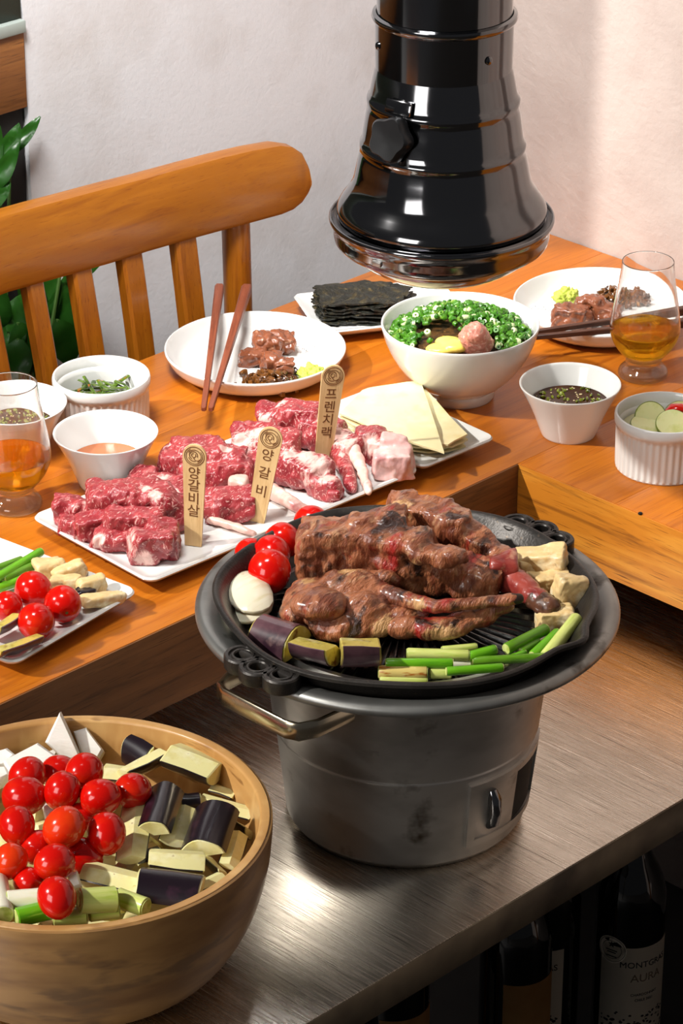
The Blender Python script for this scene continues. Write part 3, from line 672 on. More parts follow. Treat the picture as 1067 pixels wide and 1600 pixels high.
# rectangular dishes
MP = Vector((-.2545, .1225, TZ)); rr_plate('serving_platter', 'long white rectangular platter of raw lamb with three wooden markers', 'platter', MP, .322, .168, .012, R_(-2.4))
SP = Vector((-.0425, .1110, TZ)); rr_plate('small_dish', 'white rectangular dish carrying folded pale yellow sheets beside the raw lamb platter', 'dish', SP, .096, .160, .010, R_(-3.0))
VP = Vector((-.528, .1400, TZ)); rr_plate('vegetable_dish', 'white rectangular dish of grilled vegetables at the left table edge', 'dish', VP, .158, .224, .012, R_(8.0))
a = at(455, 457, TZ+.017); b = at(498, 519, TZ+.017); NU = (a-b).normalized(); NV = Vector((-NU.y, NU.x, 0)); NV = NV if NV.x > 0 else -NV
NP = b + NU*.050 + NV*.080; NP.z = TZ
rr_plate('seaweed_dish', 'white rectangular dish with a stack of dried seaweed under the hood', 'dish', NP, .105, .160, .008, math.atan2(NU.y, NU.x))

# whisky glasses: shell, base, liquor
def whisky_glass(label, loc):
    g = thing('whisky_glass', label, 'glass', loc, 0, 'tulip whisky glasses')
    out = rounded([(.0176, .0190), (.021, .0235), (.029, .033), (.0338, .044), (.0350, .053), (.0338, .064), (.0300, .086), (.0262, .110), (.0254, .122)], 2)
    inn = rounded([(.0246, .122), (.0252, .110), (.0290, .086), (.0328, .064), (.0340, .053), (.0328, .044), (.028, .0335), (.020, .0255), (.0165, .0195)], 2)
    lathe_obj('bowl', out+[(.0250, .1224)]+inn+[out[0]], m_glass, g, seg=72, smooth=70)
    base = rounded([(0, .0003), (.020, .0003), (.0240, .001), (.0250, .004), (.0240, .008), (.0195, .0125), (.0174, .016), (.0174, .0205), (.012, .0220), (0, .0220)], 2)
    lathe_obj('foot', base, m_glassbase, g, seg=72, smooth=70)
    liq = rounded([(.0340, .0515), (.0341, .050), (.0328, .044), (.028, .0335), (.020, .0255), (.012, .0225), (0, .0222)], 2)
    liq = [(0, .0515)]+[(r+.00025 if r > .001 else 0, z-.0002) for r, z in liq]
    lathe_obj('whisky', liq, m_whisky, g, seg=72, smooth=50)
GR = flat(1004, 587); whisky_glass('tulip-shaped glass of golden whisky in front of the right round plate', GR)
GL = flat(24, 791); whisky_glass('tulip-shaped glass of amber whisky at the left edge above the vegetable dish', GL)

# chopsticks
def chopstick(p, q, mat, label, group, r0=.0030, r1=.0048):
    a, b = Vector(p), Vector(q); L = (b-a).length; bm = bmesh.new(); rings = []
    for u, r in ((0, r0*.7), (.01, r0), (.3, r0*1.1), (.98, r1), (1, r1*.8)):
        e = r*.25; rings.append([bm.verts.new((L*u, y, z)) for y, z in ((-r, -r+e), (-r+e, -r), (r-e, -r), (r, -r+e), (r, r-e), (r-e, r), (-r+e, r), (-r, r-e))])
    for A, B in zip(rings, rings[1:]):
        for k in range(8): bm.faces.new((A[k], A[(k+1) % 8], B[(k+1) % 8], B[k]))
    bm.faces.new(rings[0]); bm.faces.new(rings[-1][::-1])
    o = obj('chopstick', bm, mat, None, a, 30); oriented(o, b-a, (0, 0, 1)); return tag(o, label, 'chopstick', group)
chopstick(at(318, 640, TZ+.0265), at(343, 448, TZ+.036), m_stick, 'reddish wooden chopstick nearer the chair post gap, left of its pair on the plate', 'chopsticks on the front plate', .0026, .0046)
chopstick(at(329, 640, TZ+.0270), at(386, 449, TZ+.036), m_stick, 'reddish wooden chopstick of the pair that lies nearer the grilled meat', 'chopsticks on the front plate', .0026, .0050)
chopstick(at(836, 519, TZ+.0275), at(1085, 483, TZ+.0275), m_stick_d, 'dark chopstick farther in, next to the meat on the plate by the wall', 'chopsticks by the wall', .0024, .0044)
chopstick(at(833, 527, TZ+.0270), at(1085, 503, TZ+.0270), m_stick_d, 'dark chopstick nearer the rim of the plate by the wall', 'chopsticks by the wall', .0024, .0044)

# ------------------------------------------------------------------ food helpers
def im(a): return Euler((0, 0, YAW-R_(90)+R_(a)))          # local X along the view's right
ES = [1.0]; HM = [False, 100]
def EL(px, py, z, a, b, c, ang=0, tilt=0):                  # ellipsoid, radii in mm, z of its centre
    a, b, c = a*ES[0], b*ES[0], c*(1+(ES[0]-1)*.6)
    e = im(ang)
    if tilt: e = (im(ang).to_matrix() @ Matrix.Rotation(R_(tilt), 3, 'Y')).to_euler()
    if HM[0]: HM[1] += 1; return ('h', at(px, py, z), (a/1000*1.08, b/1000*1.08, c/1000*1.08), e, HM[1])
    return ('e', at(px, py, z), (a/1000, b/1000, c/1000), e)
def CP(p, q, ra, rb): return ('c', at(*p), at(*q), ra/1000, rb/1000)
def tomato(px, py, z, r, label, group, mat=m_tomato, el=1.12, axis=None, name='cherry_tomato', scar=True):
    """z is the height of the tomato's centre, r its radius in pixels."""
    c = at(px, py, z); R = r*mpp(c); t = thing(name, label, 'tomato', c, 0, group)
    prof = [(0, -el)]+[(math.sin(math.pi*i/16)*(1-.05*math.cos(math.pi*i/16)), -el*math.cos(math.pi*i/16)) for i in range(1, 15)]+[(.16, el*.965), (.06, el*.93), (0, el*.92)]
    bm = bmesh.new(); lathe(bm, [(a*R, b*R) for a, b in prof], 28); obj('skin', bm, mat, t, (0, 0, 0), 80)
    if scar:
        bm = bmesh.new(); lathe(bm, [(0, el*.955), (.05, el*.962), (.085, el*.95), (.05, el*.93), (0, el*.93)], 10)
        for v in bm.verts: v.co *= R
        obj('stem_scar', bm, m_scar, t)
    d = Vector(axis) if axis is not None else Vector((random.uniform(-1, 1), random.uniform(-.2, 1), random.uniform(-.3, .6)))
    t.rotation_euler = d.to_track_quat('Z', 'Y').to_euler(); return t
def eggplant(p0, p1, R, sweep, roll, label, group=None, grilled=False, slant=0.0, R1=None, name='eggplant_chunk', inner=.25, up=(0, 0, 1)):
    """Length-wise wedge of an eggplant: pale flesh, dark skin on its round side."""
    p0, p1 = Vector(p0), Vector(p1); L = (p1-p0).length; R1 = R1 or R
    t = thing(name, label, 'eggplant', (p0+p1)/2, 0, group)
    n = 10; arc = [R_(90-sweep/2+sweep*i/n) for i in range(n+1)]
    apex = inner if sweep < 175 else None
    zc = (math.sin(R_(90-sweep/2))+1)/2                        # centre of the section
    def sect(x, r, sl, off=0.0, closed=True):
        P = [(x+sl*math.sin(a)*r, math.cos(a)*(r+off), (math.sin(a)-zc)*r+math.sin(a)*off) for a in arc]
        if closed and apex is not None: P.append((x, 0, (-zc+ (math.sin(R_(90-sweep/2))-apex))*r))
        return P
    xs = ((-L/2, R, -slant), (-L/2+.0012, R, -slant), (0, (R+R1)/2*1.02, 0), (L/2-.0012, R1, slant), (L/2, R1, slant))
    bm = bmesh.new(); rg = [[bm.verts.new(p) for p in sect(x, r*(.95 if k in (0, 4) else 1), s)] for k, (x, r, s) in enumerate(xs)]
    m = len(rg[0])
    for A, B in zip(rg, rg[1:]):
        for i in range(m): bm.faces.new((A[i], A[(i+1) % m], B[(i+1) % m], B[i]))
    bm.faces.new(rg[0][::-1]); bm.faces.new(rg[-1])
    sd_ = Vector((p0.x*91, p0.y*77, 0))
    for v in bm.verts: v.co += Vector((noise.noise(v.co*60+sd_), noise.noise(v.co*60+sd_*2), noise.noise(v.co*60-sd_)))*.0016
    obj('flesh', bm, m_egg_c if grilled else m_egg, t, (0, 0, 0), 25)
    bm = bmesh.new(); I = []; O = []
    for x, r, s in xs[1:4]:
        I.append([bm.verts.new(p) for p in sect(x, r, s, -.0002, False)]); O.append([bm.verts.new(p) for p in sect(x, r, s, .0008, False)])
    for v in bm.verts: v.co += Vector((noise.noise(v.co*60+sd_), noise.noise(v.co*60+sd_*2), noise.noise(v.co*60-sd_)))*.0016
    for S in (I, O):
        for A, B in zip(S, S[1:]):
            for i in range(n): bm.faces.new((A[i], A[i+1], B[i+1], B[i]))
    for k in range(2):
        for j in (0, n): bm.faces.new((I[k][j], I[k+1][j], O[k+1][j], O[k][j]))
    for k in (0, 2):
        for i in range(n): bm.faces.new((I[k][i], I[k][i+1], O[k][i+1], O[k][i]))
    obj('skin', bm, m_egg_skin_c if grilled else m_egg_skin, t, (0, 0, 0), 50)
    oriented(t, p1-p0, up, R_(roll)); return t
def stalk(p0, p1, r, mat, label, cat, group, r1=None, hollow=False, name='leek_stalk', bow=.0):
    p0, p1 = Vector(p0), Vector(p1); r1 = r1 or r; mid = (p0+p1)/2; L = (p1-p0).length
    t = thing(name, label, cat, mid, 0, group); bm = bmesh.new()
    pts = [Vector((-L/2+L*u, 0, bow*math.sin(math.pi*u))) for u in (0, .02, .25, .5, .75, .98, 1)]
    rr = [r*.9, r, r*.985, (r+r1)/2, r1*.985, r1, r1*.9]
    tube(bm, pts, rr, 18); obj('stem', bm, mat, t, (0, 0, 0), 50)
    for x, q, s in ((-L/2, r, -1), (L/2, r1, 1)):
        bm = bmesh.new()
        prof = [(q*.84, .0002), (q*.84, .0007), (q*.66, .0008), (q*.62, .0004), (q*.45, .0004), (q*.42, .0008), (q*.22, .0008), (0, .0004)] if hollow else [(q*.86, .0002), (q*.84, .0006), (0, .0007)]
        lathe(bm, prof, 18); e = obj('cut_end', bm, m_cut, t, (x, 0, 0), 50); e.rotation_euler = (0, R_(90*s), 0)
    oriented(t, p1-p0, (0, 0, 1)); return t
def chunk(px, py, z, size, seed, mat, name, label, cat, group=None, rot=(0, 0, 0), n=13, bev=.0012, squash=.75):
    c = at(px, py, z)
    me = blob_mesh(name, [('h', (0, 0, 0), tuple(v*.62 for v in size), Euler((0, 0, 0)), seed)], vox=.0011, smooth=4, amp=.0011, ns=110, seed=seed, stretch=(.5, 1.6, 1), big=1.2, ridge=.4)
    o = obj(name, me, mat, None, c, 70)
    o.rotation_euler = (im(rot[2]).to_matrix() @ Euler((R_(rot[0]), R_(rot[1]), 0)).to_matrix()).to_euler()
    return tag(o, label, cat, group)

# ------------------------------------------------------------------ raw lamb on the platter
ZP = TZ+.0120
GP = 'raw boneless lamb pieces'
ES[0] = 1.25; HM[0] = True
def rawp(prims, label, seed, fat=None, name='raw_lamb_piece', cat='meat', group=GP, amp=.0022, **kw):
    kw.setdefault('vox', .0018); kw.setdefault('big', .7); kw.setdefault('ridge', .35); kw.setdefault('smooth', 3); return blob(name, prims, m_raw, label, cat, group, amp=amp, ns=75, seed=seed, stretch=(1, 1.6, 1), fat=fat, zmin=ZP+.0004, **kw)
def at_(px, py, z): return tuple(at(px, py, z))
rawp([EL(108, 796, ZP+.011, 12, 10, 12), EL(122, 798, ZP+.011, 10, 9, 10), EL(102, 804, ZP+.008, 7, 7, 8)], 'raw lamb piece at the far left end of the platter pile', 1, [(at_(134, 792, ZP+.016), .009)])
rawp([EL(117, 822, ZP+.008, 11, 8, 8, -20), EL(133, 833, ZP+.008, 8, 7, 8), EL(107, 815, ZP+.007, 7, 6, 7)], 'small folded raw lamb piece low at the front left of the pile', 2, [(at_(122, 838, ZP+.006), .007)])
rawp([EL(148, 820, ZP+.014, 17, 9, 9, 18), EL(166, 808, ZP+.018, 12, 9, 9), EL(136, 826, ZP+.011, 9, 7, 8)], 'raw lamb strip slanting across the front left of the pile', 3)
rawp([EL(168, 843, ZP+.009, 13, 8, 9), EL(188, 846, ZP+.008, 12, 8, 8), EL(178, 834, ZP+.012, 12, 8, 8)], 'raw lamb piece with silvery skin low at the front centre of the pile', 4, [(at_(154, 845, ZP+.012), .010)])
rawp([EL(224, 854, ZP+.013, 13, 11, 13), EL(252, 844, ZP+.014, 13, 12, 15), EL(238, 850, ZP+.018, 14, 9, 10, 10)], 'blocky raw lamb piece with a white fat face beside the first marker', 5, [(at_(214, 850, ZP+.016), .017), (at_(226, 872, ZP+.008), .012)])
rawp([EL(192, 814, ZP+.022, 16, 10, 10), EL(222, 814, ZP+.022, 16, 10, 10), EL(238, 812, ZP+.024, 9, 9, 9)], 'sausage-like raw lamb roll across the middle of the pile', 6)
rawp([EL(180, 778, ZP+.028, 20, 16, 11, 0), EL(222, 776, ZP+.030, 26, 15, 11, -8), EL(196, 794, ZP+.020, 24, 14, 14), EL(240, 800, ZP+.016, 22, 14, 16)], 'large flat raw lamb slice on top of the pile', 7, [(at_(244, 772, ZP+.040), .010), (at_(262, 786, ZP+.036), .010), (at_(228, 764, ZP+.040), .007)])
rawp([EL(228, 752, ZP+.012, 15, 13, 13), EL(262, 770, ZP+.013, 20, 13, 14, -25), EL(290, 790, ZP+.010, 12, 11, 12, -25)], 'raw lamb slice behind the pile, reaching towards the first marker', 8, [(at_(256, 752, ZP+.026), .011), (at_(274, 766, ZP+.026), .010)])
GC = 'raw lamb chops on the bone'
def chop(label, loc, parts):
    t = thing('raw_lamb_chop', label, 'meat', loc, 0, GC)
    for nm, prims, mat, seed, fat, amp in parts:
        me = blob_mesh(nm, prims, vox=.0018, smooth=2, amp=amp, ns=75, seed=seed, stretch=(1, 1.6, 1), fat=fat, big=.7 if nm == 'meat' else 0, ridge=.35 if nm == 'meat' else 0, zmin=ZP+.0004); recentre(me, t.location); o = obj(nm, me, mat, t, smooth=None); me.polygons.foreach_set('use_smooth', [True]*len(me.polygons))
    return t
p = at(330, 745, ZP); p.z = ZP
chop('thick dark red raw lamb chop between the first and second markers', p, [
    ('meat', [EL(278, 726, ZP+.015, 14, 14, 16), EL(312, 716, ZP+.020, 22, 15, 14), EL(345, 716, ZP+.020, 20, 14, 13, -15), EL(370, 738, ZP+.016, 15, 12, 12), EL(330, 742, ZP+.012, 24, 15, 13)], m_raw, 11, [(at_(306, 700, ZP+.034), .008), (at_(352, 700, ZP+.034), .008), (at_(262, 716, ZP+.02), .006)], .0022),
    ('bone', [EL(371, 760, ZP+.014, 9, 7, 8)], m_bone, 12, None, .001)])
p = at(350, 795, ZP); p.z = ZP
chop('small raw lamb chop with a thin bone at the platter front edge', p, [
    ('meat', [EL(340, 786, ZP+.010, 15, 10, 11), EL(366, 790, ZP+.013, 16, 11, 13), EL(352, 800, ZP+.009, 16, 8, 9)], m_raw, 13, [(at_(350, 800, ZP+.018), .005)], .002),
    ('bone', [CP((330, 812, ZP+.005), (372, 824, ZP+.006), 4.6, 4.0), CP((372, 824, ZP+.006), (396, 834, ZP+.004), 4.0, 3.2)], m_bone, 14, None, .0008)])
p = at(440, 735, ZP); p.z = ZP
chop('raw lamb rib chop with thick white fat behind the second marker', p, [
    ('meat', [EL(395, 690, ZP+.022, 18, 13, 15), EL(430, 702, ZP+.022, 20, 14, 16, -10), EL(470, 735, ZP+.016, 24, 12, 14, -30), EL(505, 758, ZP+.011, 15, 9, 11, -32), EL(410, 725, ZP+.012, 22, 14, 13)], m_raw, 15, [(at_(380, 690, ZP+.03), .020), (at_(404, 678, ZP+.035), .016), (at_(455, 704, ZP+.035), .014), (at_(478, 712, ZP+.03), .018), (at_(496, 730, ZP+.025), .018), (at_(512, 748, ZP+.02), .012), (at_(470, 752, ZP+.02), .014)], .0022),
    ('bone', [CP((425, 768, ZP+.008), (462, 790, ZP+.008), 8.0, 6.0), CP((462, 790, ZP+.008), (494, 806, ZP+.006), 6.0, 5.0)], m_bone, 16, None, .0012),
    ('bone_tip', [EL(521, 774, ZP+.008, 5, 5, 5)], m_raw, 17, None, .0005)])
p = at(500, 690, ZP); p.z = ZP
chop('frenched raw lamb rack with a large red eye of meat under the tallest marker', p, [
    ('meat', [EL(440, 650, ZP+.024, 20, 15, 13, -6), EL(472, 655, ZP+.026, 18, 14, 13, -12), EL(505, 678, ZP+.018, 20, 14, 14, -25), EL(535, 700, ZP+.014, 15, 12, 13, -45), EL(455, 672, ZP+.014, 24, 13, 14)], m_raw, 18, [(at_(410, 656, ZP+.028), .012), (at_(440, 630, ZP+.037), .008), (at_(505, 658, ZP+.03), .013), (at_(530, 680, ZP+.028), .018), (at_(545, 700, ZP+.02), .014), (at_(460, 668, ZP+.03), .008)], .0022),
    ('rib', [CP((540, 682, ZP+.020), (560, 720, ZP+.014), 8.0, 6.5), CP((560, 720, ZP+.014), (576, 768, ZP+.006), 6.0, 4.0)], m_bone, 19, None, .0014),
    ('rib', [CP((528, 705, ZP+.012), (545, 745, ZP+.009), 9.5, 7.5), CP((545, 745, ZP+.009), (550, 764, ZP+.007), 7.5, 5.0)], m_raw, 20, [(at_(535, 705, ZP+.022), .008)], .0014)])
rawp([EL(577, 694, ZP+.013, 14, 12, 14), EL(594, 704, ZP+.011, 11, 11, 12), EL(585, 688, ZP+.016, 10, 9, 10)], 'pink raw lamb fat cube farther back at the platter corner', 21, [(at_(580, 694, ZP+.02), .016)], 'raw_lamb_fat', group='raw fat cubes', amp=.0015)
o = rawp([EL(606, 726, ZP+.013, 16, 12, 14), EL(624, 722, ZP+.013, 12, 13, 14), EL(616, 706, ZP+.018, 11, 10, 15)], 'pale raw lamb fat cube nearer the platter corner rim', 22, None, 'raw_lamb_fat', group='raw fat cubes', amp=.0015)
o.data.materials.clear(); o.data.materials.append(m_fat)

# wooden markers with burnt lettering
def text_mesh(s, size, depth=.0003):
    c = bpy.data.curves.new('lettering', 'FONT'); c.body = s; c.size = size; c.align_x = 'CENTER'; c.align_y = 'CENTER'; c.extrude = depth; c.resolution_u = 3
    o = bpy.data.objects.new('lettering', c); COL.objects.link(o); dg = bpy.context.evaluated_depsgraph_get(); dg.update()
    me = bpy.data.meshes.new_from_object(o.evaluated_get(dg)); bpy.data.objects.remove(o); bpy.data.curves.remove(c); return me
RX90 = Matrix.Rotation(R_(90), 4, 'X')
def marker(bpx, tpx, text, tops, label, yaw, name='wooden_marker', size=.0125, zb=None):
    b = at(bpx[0], bpx[1], ZP+.0004 if zb is None else zb); m = mpp(b); el = math.asin(-ray(*bpx).normalized().z)
    Lh = (bpx[1]-tpx[1])*m/math.cos(el)
    vert = bpx[0]-(bpx[0]-533)*(bpx[1]-tpx[1])/9600.0*-1*-1
    lean = (tpx[0]-vert)*m
    t = thing(name, label, 'marker', b, 0, 'wooden name markers')
    hw0, hw1 = .0075, .0106; out = [(-hw0, 0), (hw0, 0)]
    for i in range(13): a = math.pi*i/12; out.append((hw1*math.cos(a), Lh-hw1+hw1*math.sin(a)))
    bm = bmesh.new(); F = [bm.verts.new((x, -.0013, z)) for x, z in out]; Bk = [bm.verts.new((x, .0013, z)) for x, z in out]
    bm.faces.new(F); bm.faces.new(Bk[::-1]); n = len(out)
    for i in range(n): bm.faces.new((F[i], Bk[i], Bk[(i+1) % n], F[(i+1) % n]))
    obj('stick', bm, m_flag, t, (0, 0, 0), 30)
    for chx, d in zip(text, tops):
        me = text_mesh(chx, size); me.transform(RX90); k = obj('letter', me, m_burn, t, (0, -.0013, Lh-d), None)
    bm = bmesh.new(); c = (0, -.0015, Lh-hw1)                      # round emblem: two rings around a coiled ram's horn
    def ringc(r, w, a0=0, a1=360, cx=0, cz=0):
        tube(bm, [Vector((cx+r*math.cos(R_(a0+(a1-a0)*i/28)), -.0014, Lh-hw1*1.0+cz+r*math.sin(R_(a0+(a1-a0)*i/28)))) for i in range(29)], w, 5, True, flat=1)
    ringc(.0088, .00034, 0, 359.9); ringc(.0073, .00030, 120, 400); ringc(.0060, .00032, -60, 150); ringc(.0036, .00036, -20, 250, -.0008, .0008); ringc(.0019, .00034, 90, 400, -.0006, .0008); ringc(.0030, .00034, 180, 330, .0024, -.0010); ringc(.0048, .0003, 200, 290, -.0005, 0)
    obj('emblem', bm, m_burn, t, (0, 0, 0), None)
    up = Vector((0, 0, Lh)) + CR*lean; x = Matrix.Rotation(R_(yaw), 3, 'Z') @ CR; z = up.normalized(); x = (x-z*x.dot(z)).normalized(); y = z.cross(x)
    t.rotation_euler = Matrix((x, y, z)).transposed().to_euler(); return t
marker((302, 852), (312, 697), '양갈비살', (.0275, .0395, .0520, .0640), 'wooden marker with four burnt letters in front of the boneless lamb pile', -14)
marker((400, 815), (430, 668), '양갈비', (.0275, .0450, .0630), 'wooden marker with three burnt letters leaning right between the chops', -14)
marker((503, 728), (523, 572), '프렌치랙', (.0290, .0420, .0550, .0680), 'wooden marker standing in the frenched rack, farthest of the three', 12)

# folded bean curd sheets
def sheet_stack(outs, zs, th, mat, name, labels, cat, group, wob, sub=3, frac=.0):
    for k, (out, z) in enumerate(zip(outs, zs)):
        P = [at(x, y, z) for x, y in out]; pts = []
        for i in range(len(P)):
            a, b = P[i], P[(i+1) % len(P)]
            for u in range(sub): q = a.lerp(b, u/sub); pts.append((q.x+frac*random.uniform(-1, 1), q.y+frac*random.uniform(-1, 1)))
        c = Vector((sum(q[0] for q in pts)/len(pts), sum(q[1] for q in pts)/len(pts), z))
        bm = bmesh.new(); n = len(pts); T = []; Bm = []
        for s in (1.0, .75, .5, .25):
            for lst, dz in ((T, th), (Bm, 0.0)):
                row = []
                for x, y in pts:
                    v = c.lerp(Vector((x, y, z)), s); h = wob*noise.noise(Vector((v.x*38, v.y*38, k*1.7)))*s
                    row.append(bm.verts.new((v.x-c.x, v.y-c.y, dz+h)))
                lst.append(row)
        for lst in (T, Bm):
            for A, B in zip(lst, lst[1:]):
                for i in range(n): bm.faces.new((A[i], A[(i+1) % n], B[(i+1) % n], B[i]))
            bm.faces.new(lst[-1])
        for i in range(n): bm.faces.new((T[0][i], T[0][(i+1) % n], Bm[0][(i+1) % n], Bm[0][i]))
        o = obj(name, bm, mat, None, c, 45); tag(o, labels[k] if k < len(labels) else labels[-1], cat, group)
ZS = TZ+.0125
sheet_stack([[(537, 668), (560, 640), (655, 622), (728, 698), (700, 708), (612, 706)],
             [(535, 664), (570, 632), (662, 616), (731, 692), (690, 704), (606, 700)],
             [(533, 658), (566, 626), (660, 608), (726, 690), (706, 700), (614, 698)],
             [(531, 653), (572, 618), (658, 602), (730, 682), (700, 698), (606, 690)],
             [(530, 649), (566, 612), (592, 605), (657, 597), (694, 708), (660, 698), (614, 686)]],
            [ZS+.001, ZS+.0045, ZS+.008, ZS+.0115, ZS+.0150], .0018, m_sheet, 'bean_curd_sheet',
            ['lowest pale yellow folded sheet on the small dish', 'second lowest pale yellow folded sheet of the stack', 'middle pale yellow folded sheet of the stack', 'pale yellow folded sheet just under the top one', 'topmost pale yellow folded sheet with a drooping corner'], 'sheet', 'folded bean curd sheets', .0035)
# dried seaweed
ns = []
for k in range(9):
    j = lambda: random.uniform(-3, 3)
    u = 30*k/8; ns.append([(507+j(), 507+j()-u), (490+j(), 484+j()-u), (566+j(), 467+j()-u), (646+j(), 482+j()-u), (627+j(), 505+j()-u)])
ORD = ['lowest', 'second lowest', 'third lowest', 'fourth lowest', 'middle', 'fourth from the top', 'third from the top', 'second from the top', 'topmost']
sheet_stack(ns, [TZ+.0135+.0028*k for k in range(9)], .0016, m_nori, 'seaweed_sheet', ['crinkled black dried seaweed sheet, %s of the stack under the hood' % w for w in ORD], 'seaweed', 'stacked seaweed sheets', .0055, 14, .0024)
ES[0] = 1.0

# ------------------------------------------------------------------ grilled food in the pan
FZ = PANZ-.0215; MMP = mpp(PC)*1000
def cooked(name, label, loc, parts, group='grilled lamb chops'):
    t = thing(name, label, 'meat', loc, 0, group)
    for nm, prims, mat, seed, fat, amp, vox in parts:
        me = blob_mesh(nm, prims, vox=vox, amp=amp, ns=62, seed=seed, stretch=(1, 2.0, 1), fat=fat, smooth=2, big=.8 if nm == 'meat' else .4, ridge=.6 if nm == 'meat' else .4, zmin=FZ+.0025)
        recentre(me, t.location); obj(nm, me, mat, t, smooth=None); me.polygons.foreach_set('use_smooth', [True]*len(me.polygons))
    return t
p = at(560, 960, FZ); p.z = FZ
HM[0] = False
cooked('grilled_lamb_chop', 'grilled lamb rib chop with long thin bone at the front of the pan', p, [
    ('meat', [EL(500, 940, FZ+.018, 31, 25, 18), EL(470, 958, FZ+.014, 17, 15, 14), EL(545, 925, FZ+.024, 30, 18, 18), EL(590, 945, FZ+.018, 18, 17, 16), EL(535, 978, FZ+.012, 28, 16, 13), EL(580, 975, FZ+.012, 22, 14, 12), EL(565, 955, FZ+.020, 24, 16, 15), EL(622, 968, FZ+.013, 22, 12, 11, -4), EL(630, 952, FZ+.017, 22, 11, 11, -8), EL(585, 908, FZ+.022, 22, 10, 12)], m_cook, 31, [(at_(480, 905, FZ+.035), .010), (at_(545, 890, FZ+.04), .014), (at_(600, 985, FZ+.012), .016)], .0020, .0021),
    ('eye_of_meat', [EL(498, 944, FZ+.030, 23, 18, 12)], m_cook, 36, None, .0012, .0018),
    ('belly_strip', [EL(640, 980, FZ+.012, 22, 10, 10, 5), EL(690, 982, FZ+.013, 26, 10, 10, 8), EL(735, 968, FZ+.016, 24, 8, 9, 16), EL(775, 952, FZ+.022, 16, 5, 6, 18)], m_cook, 32, [(at_(690, 1000, FZ+.01), .018)], .0018, .0019),
    ('bone', [CP((600, 928, FZ+.028), (680, 948, FZ+.030), 8.5, 6.0), CP((680, 948, FZ+.030), (750, 942, FZ+.031), 6.0, 5.2), CP((750, 942, FZ+.031), (802, 936, FZ+.033), 5.2, 5.0)], m_cook, 33, [(at_(650, 950, FZ+.03), .012)], .0008, .0017),
    ('bone_end', [CP((800, 936, FZ+.033), (810, 935, FZ+.033), 5.2, 4.6)], m_char, 34, None, .0006, .0012)])
HM[0] = True
p = at(640, 880, FZ); p.z = FZ
cooked('grilled_lamb_chop', 'largest thick grilled lamb chop standing across the middle of the pan', p, [
    ('meat', [EL(520, 868, FZ+.026, 28, 22, 27), EL(580, 868, FZ+.027, 32, 22, 27), EL(640, 876, FZ+.026, 30, 22, 27), EL(695, 892, FZ+.019, 26, 19, 19, -10), EL(750, 902, FZ+.016, 24, 16, 16, -12), EL(545, 838, FZ+.050, 40, 16, 9), EL(500, 846, FZ+.044, 20, 14, 10), EL(625, 842, FZ+.050, 28, 16, 10, -12), EL(680, 868, FZ+.044, 26, 13, 9, -20), EL(590, 815, FZ+.054, 26, 13, 9, 10)], m_cook, 41, [(at_(640, 905, FZ+.03), .020), (at_(700, 925, FZ+.02), .018), (at_(740, 880, FZ+.04), .010), (at_(760, 905, FZ+.03), .012)], .0022, .0023),
    ('cut_end', [EL(792, 893, FZ+.019, 9, 13, 16), EL(780, 893, FZ+.019, 10, 13, 15)], m_cookbone, 42, None, .0010, .0018)])
p = at(740, 860, FZ); p.z = FZ
cooked('grilled_lamb_chop', 'grilled lamb shank piece with red bone end at the back of the pan', p, [
    ('meat', [EL(662, 808, FZ+.040, 30, 18, 20, -10), EL(632, 798, FZ+.040, 16, 14, 16), EL(700, 826, FZ+.036, 22, 17, 19, -20), EL(732, 846, FZ+.028, 18, 15, 17, -40), EL(756, 864, FZ+.023, 15, 13, 15), EL(778, 878, FZ+.019, 12, 12, 14)], m_cook, 51, [(at_(625, 795, FZ+.05), .014), (at_(720, 870, FZ+.03), .010)], .0022, .0023),
    ('shank', [CP((778, 888, FZ+.017), (815, 915, FZ+.015), 12.5, 11.0), CP((815, 915, FZ+.015), (842, 938, FZ+.013), 11.0, 10.0)], m_cookbone, 52, None, .0012, .0019),
    ('bone_end', [CP((840, 937, FZ+.013), (858, 949, FZ+.0115), 10.6, 10.0)], m_endbone, 53, None, .0012, .0018)])
HM[0] = False
GT = 'cherry tomatoes on the grill'
TF = PANZ-.028
for px, py, z, r, lab in ((421, 893, .020, 34, 'largest glossy red tomato on the grill, in front of the other three at the left'), (424, 866, .018, 30, 'red tomato directly behind the largest one on the grill'), (393, 866, .016, 26, 'red tomato at the far left of the grill above the onion'),
                          (442, 846, .016, 29, 'red tomato at the back left of the grill next to the big chop'), (486, 815, .015, 26, 'red tomato hindmost on the grill, half behind the big chop')):
    tomato(px, py, TF+z, r, lab, GT, el=1.06, scar=False)
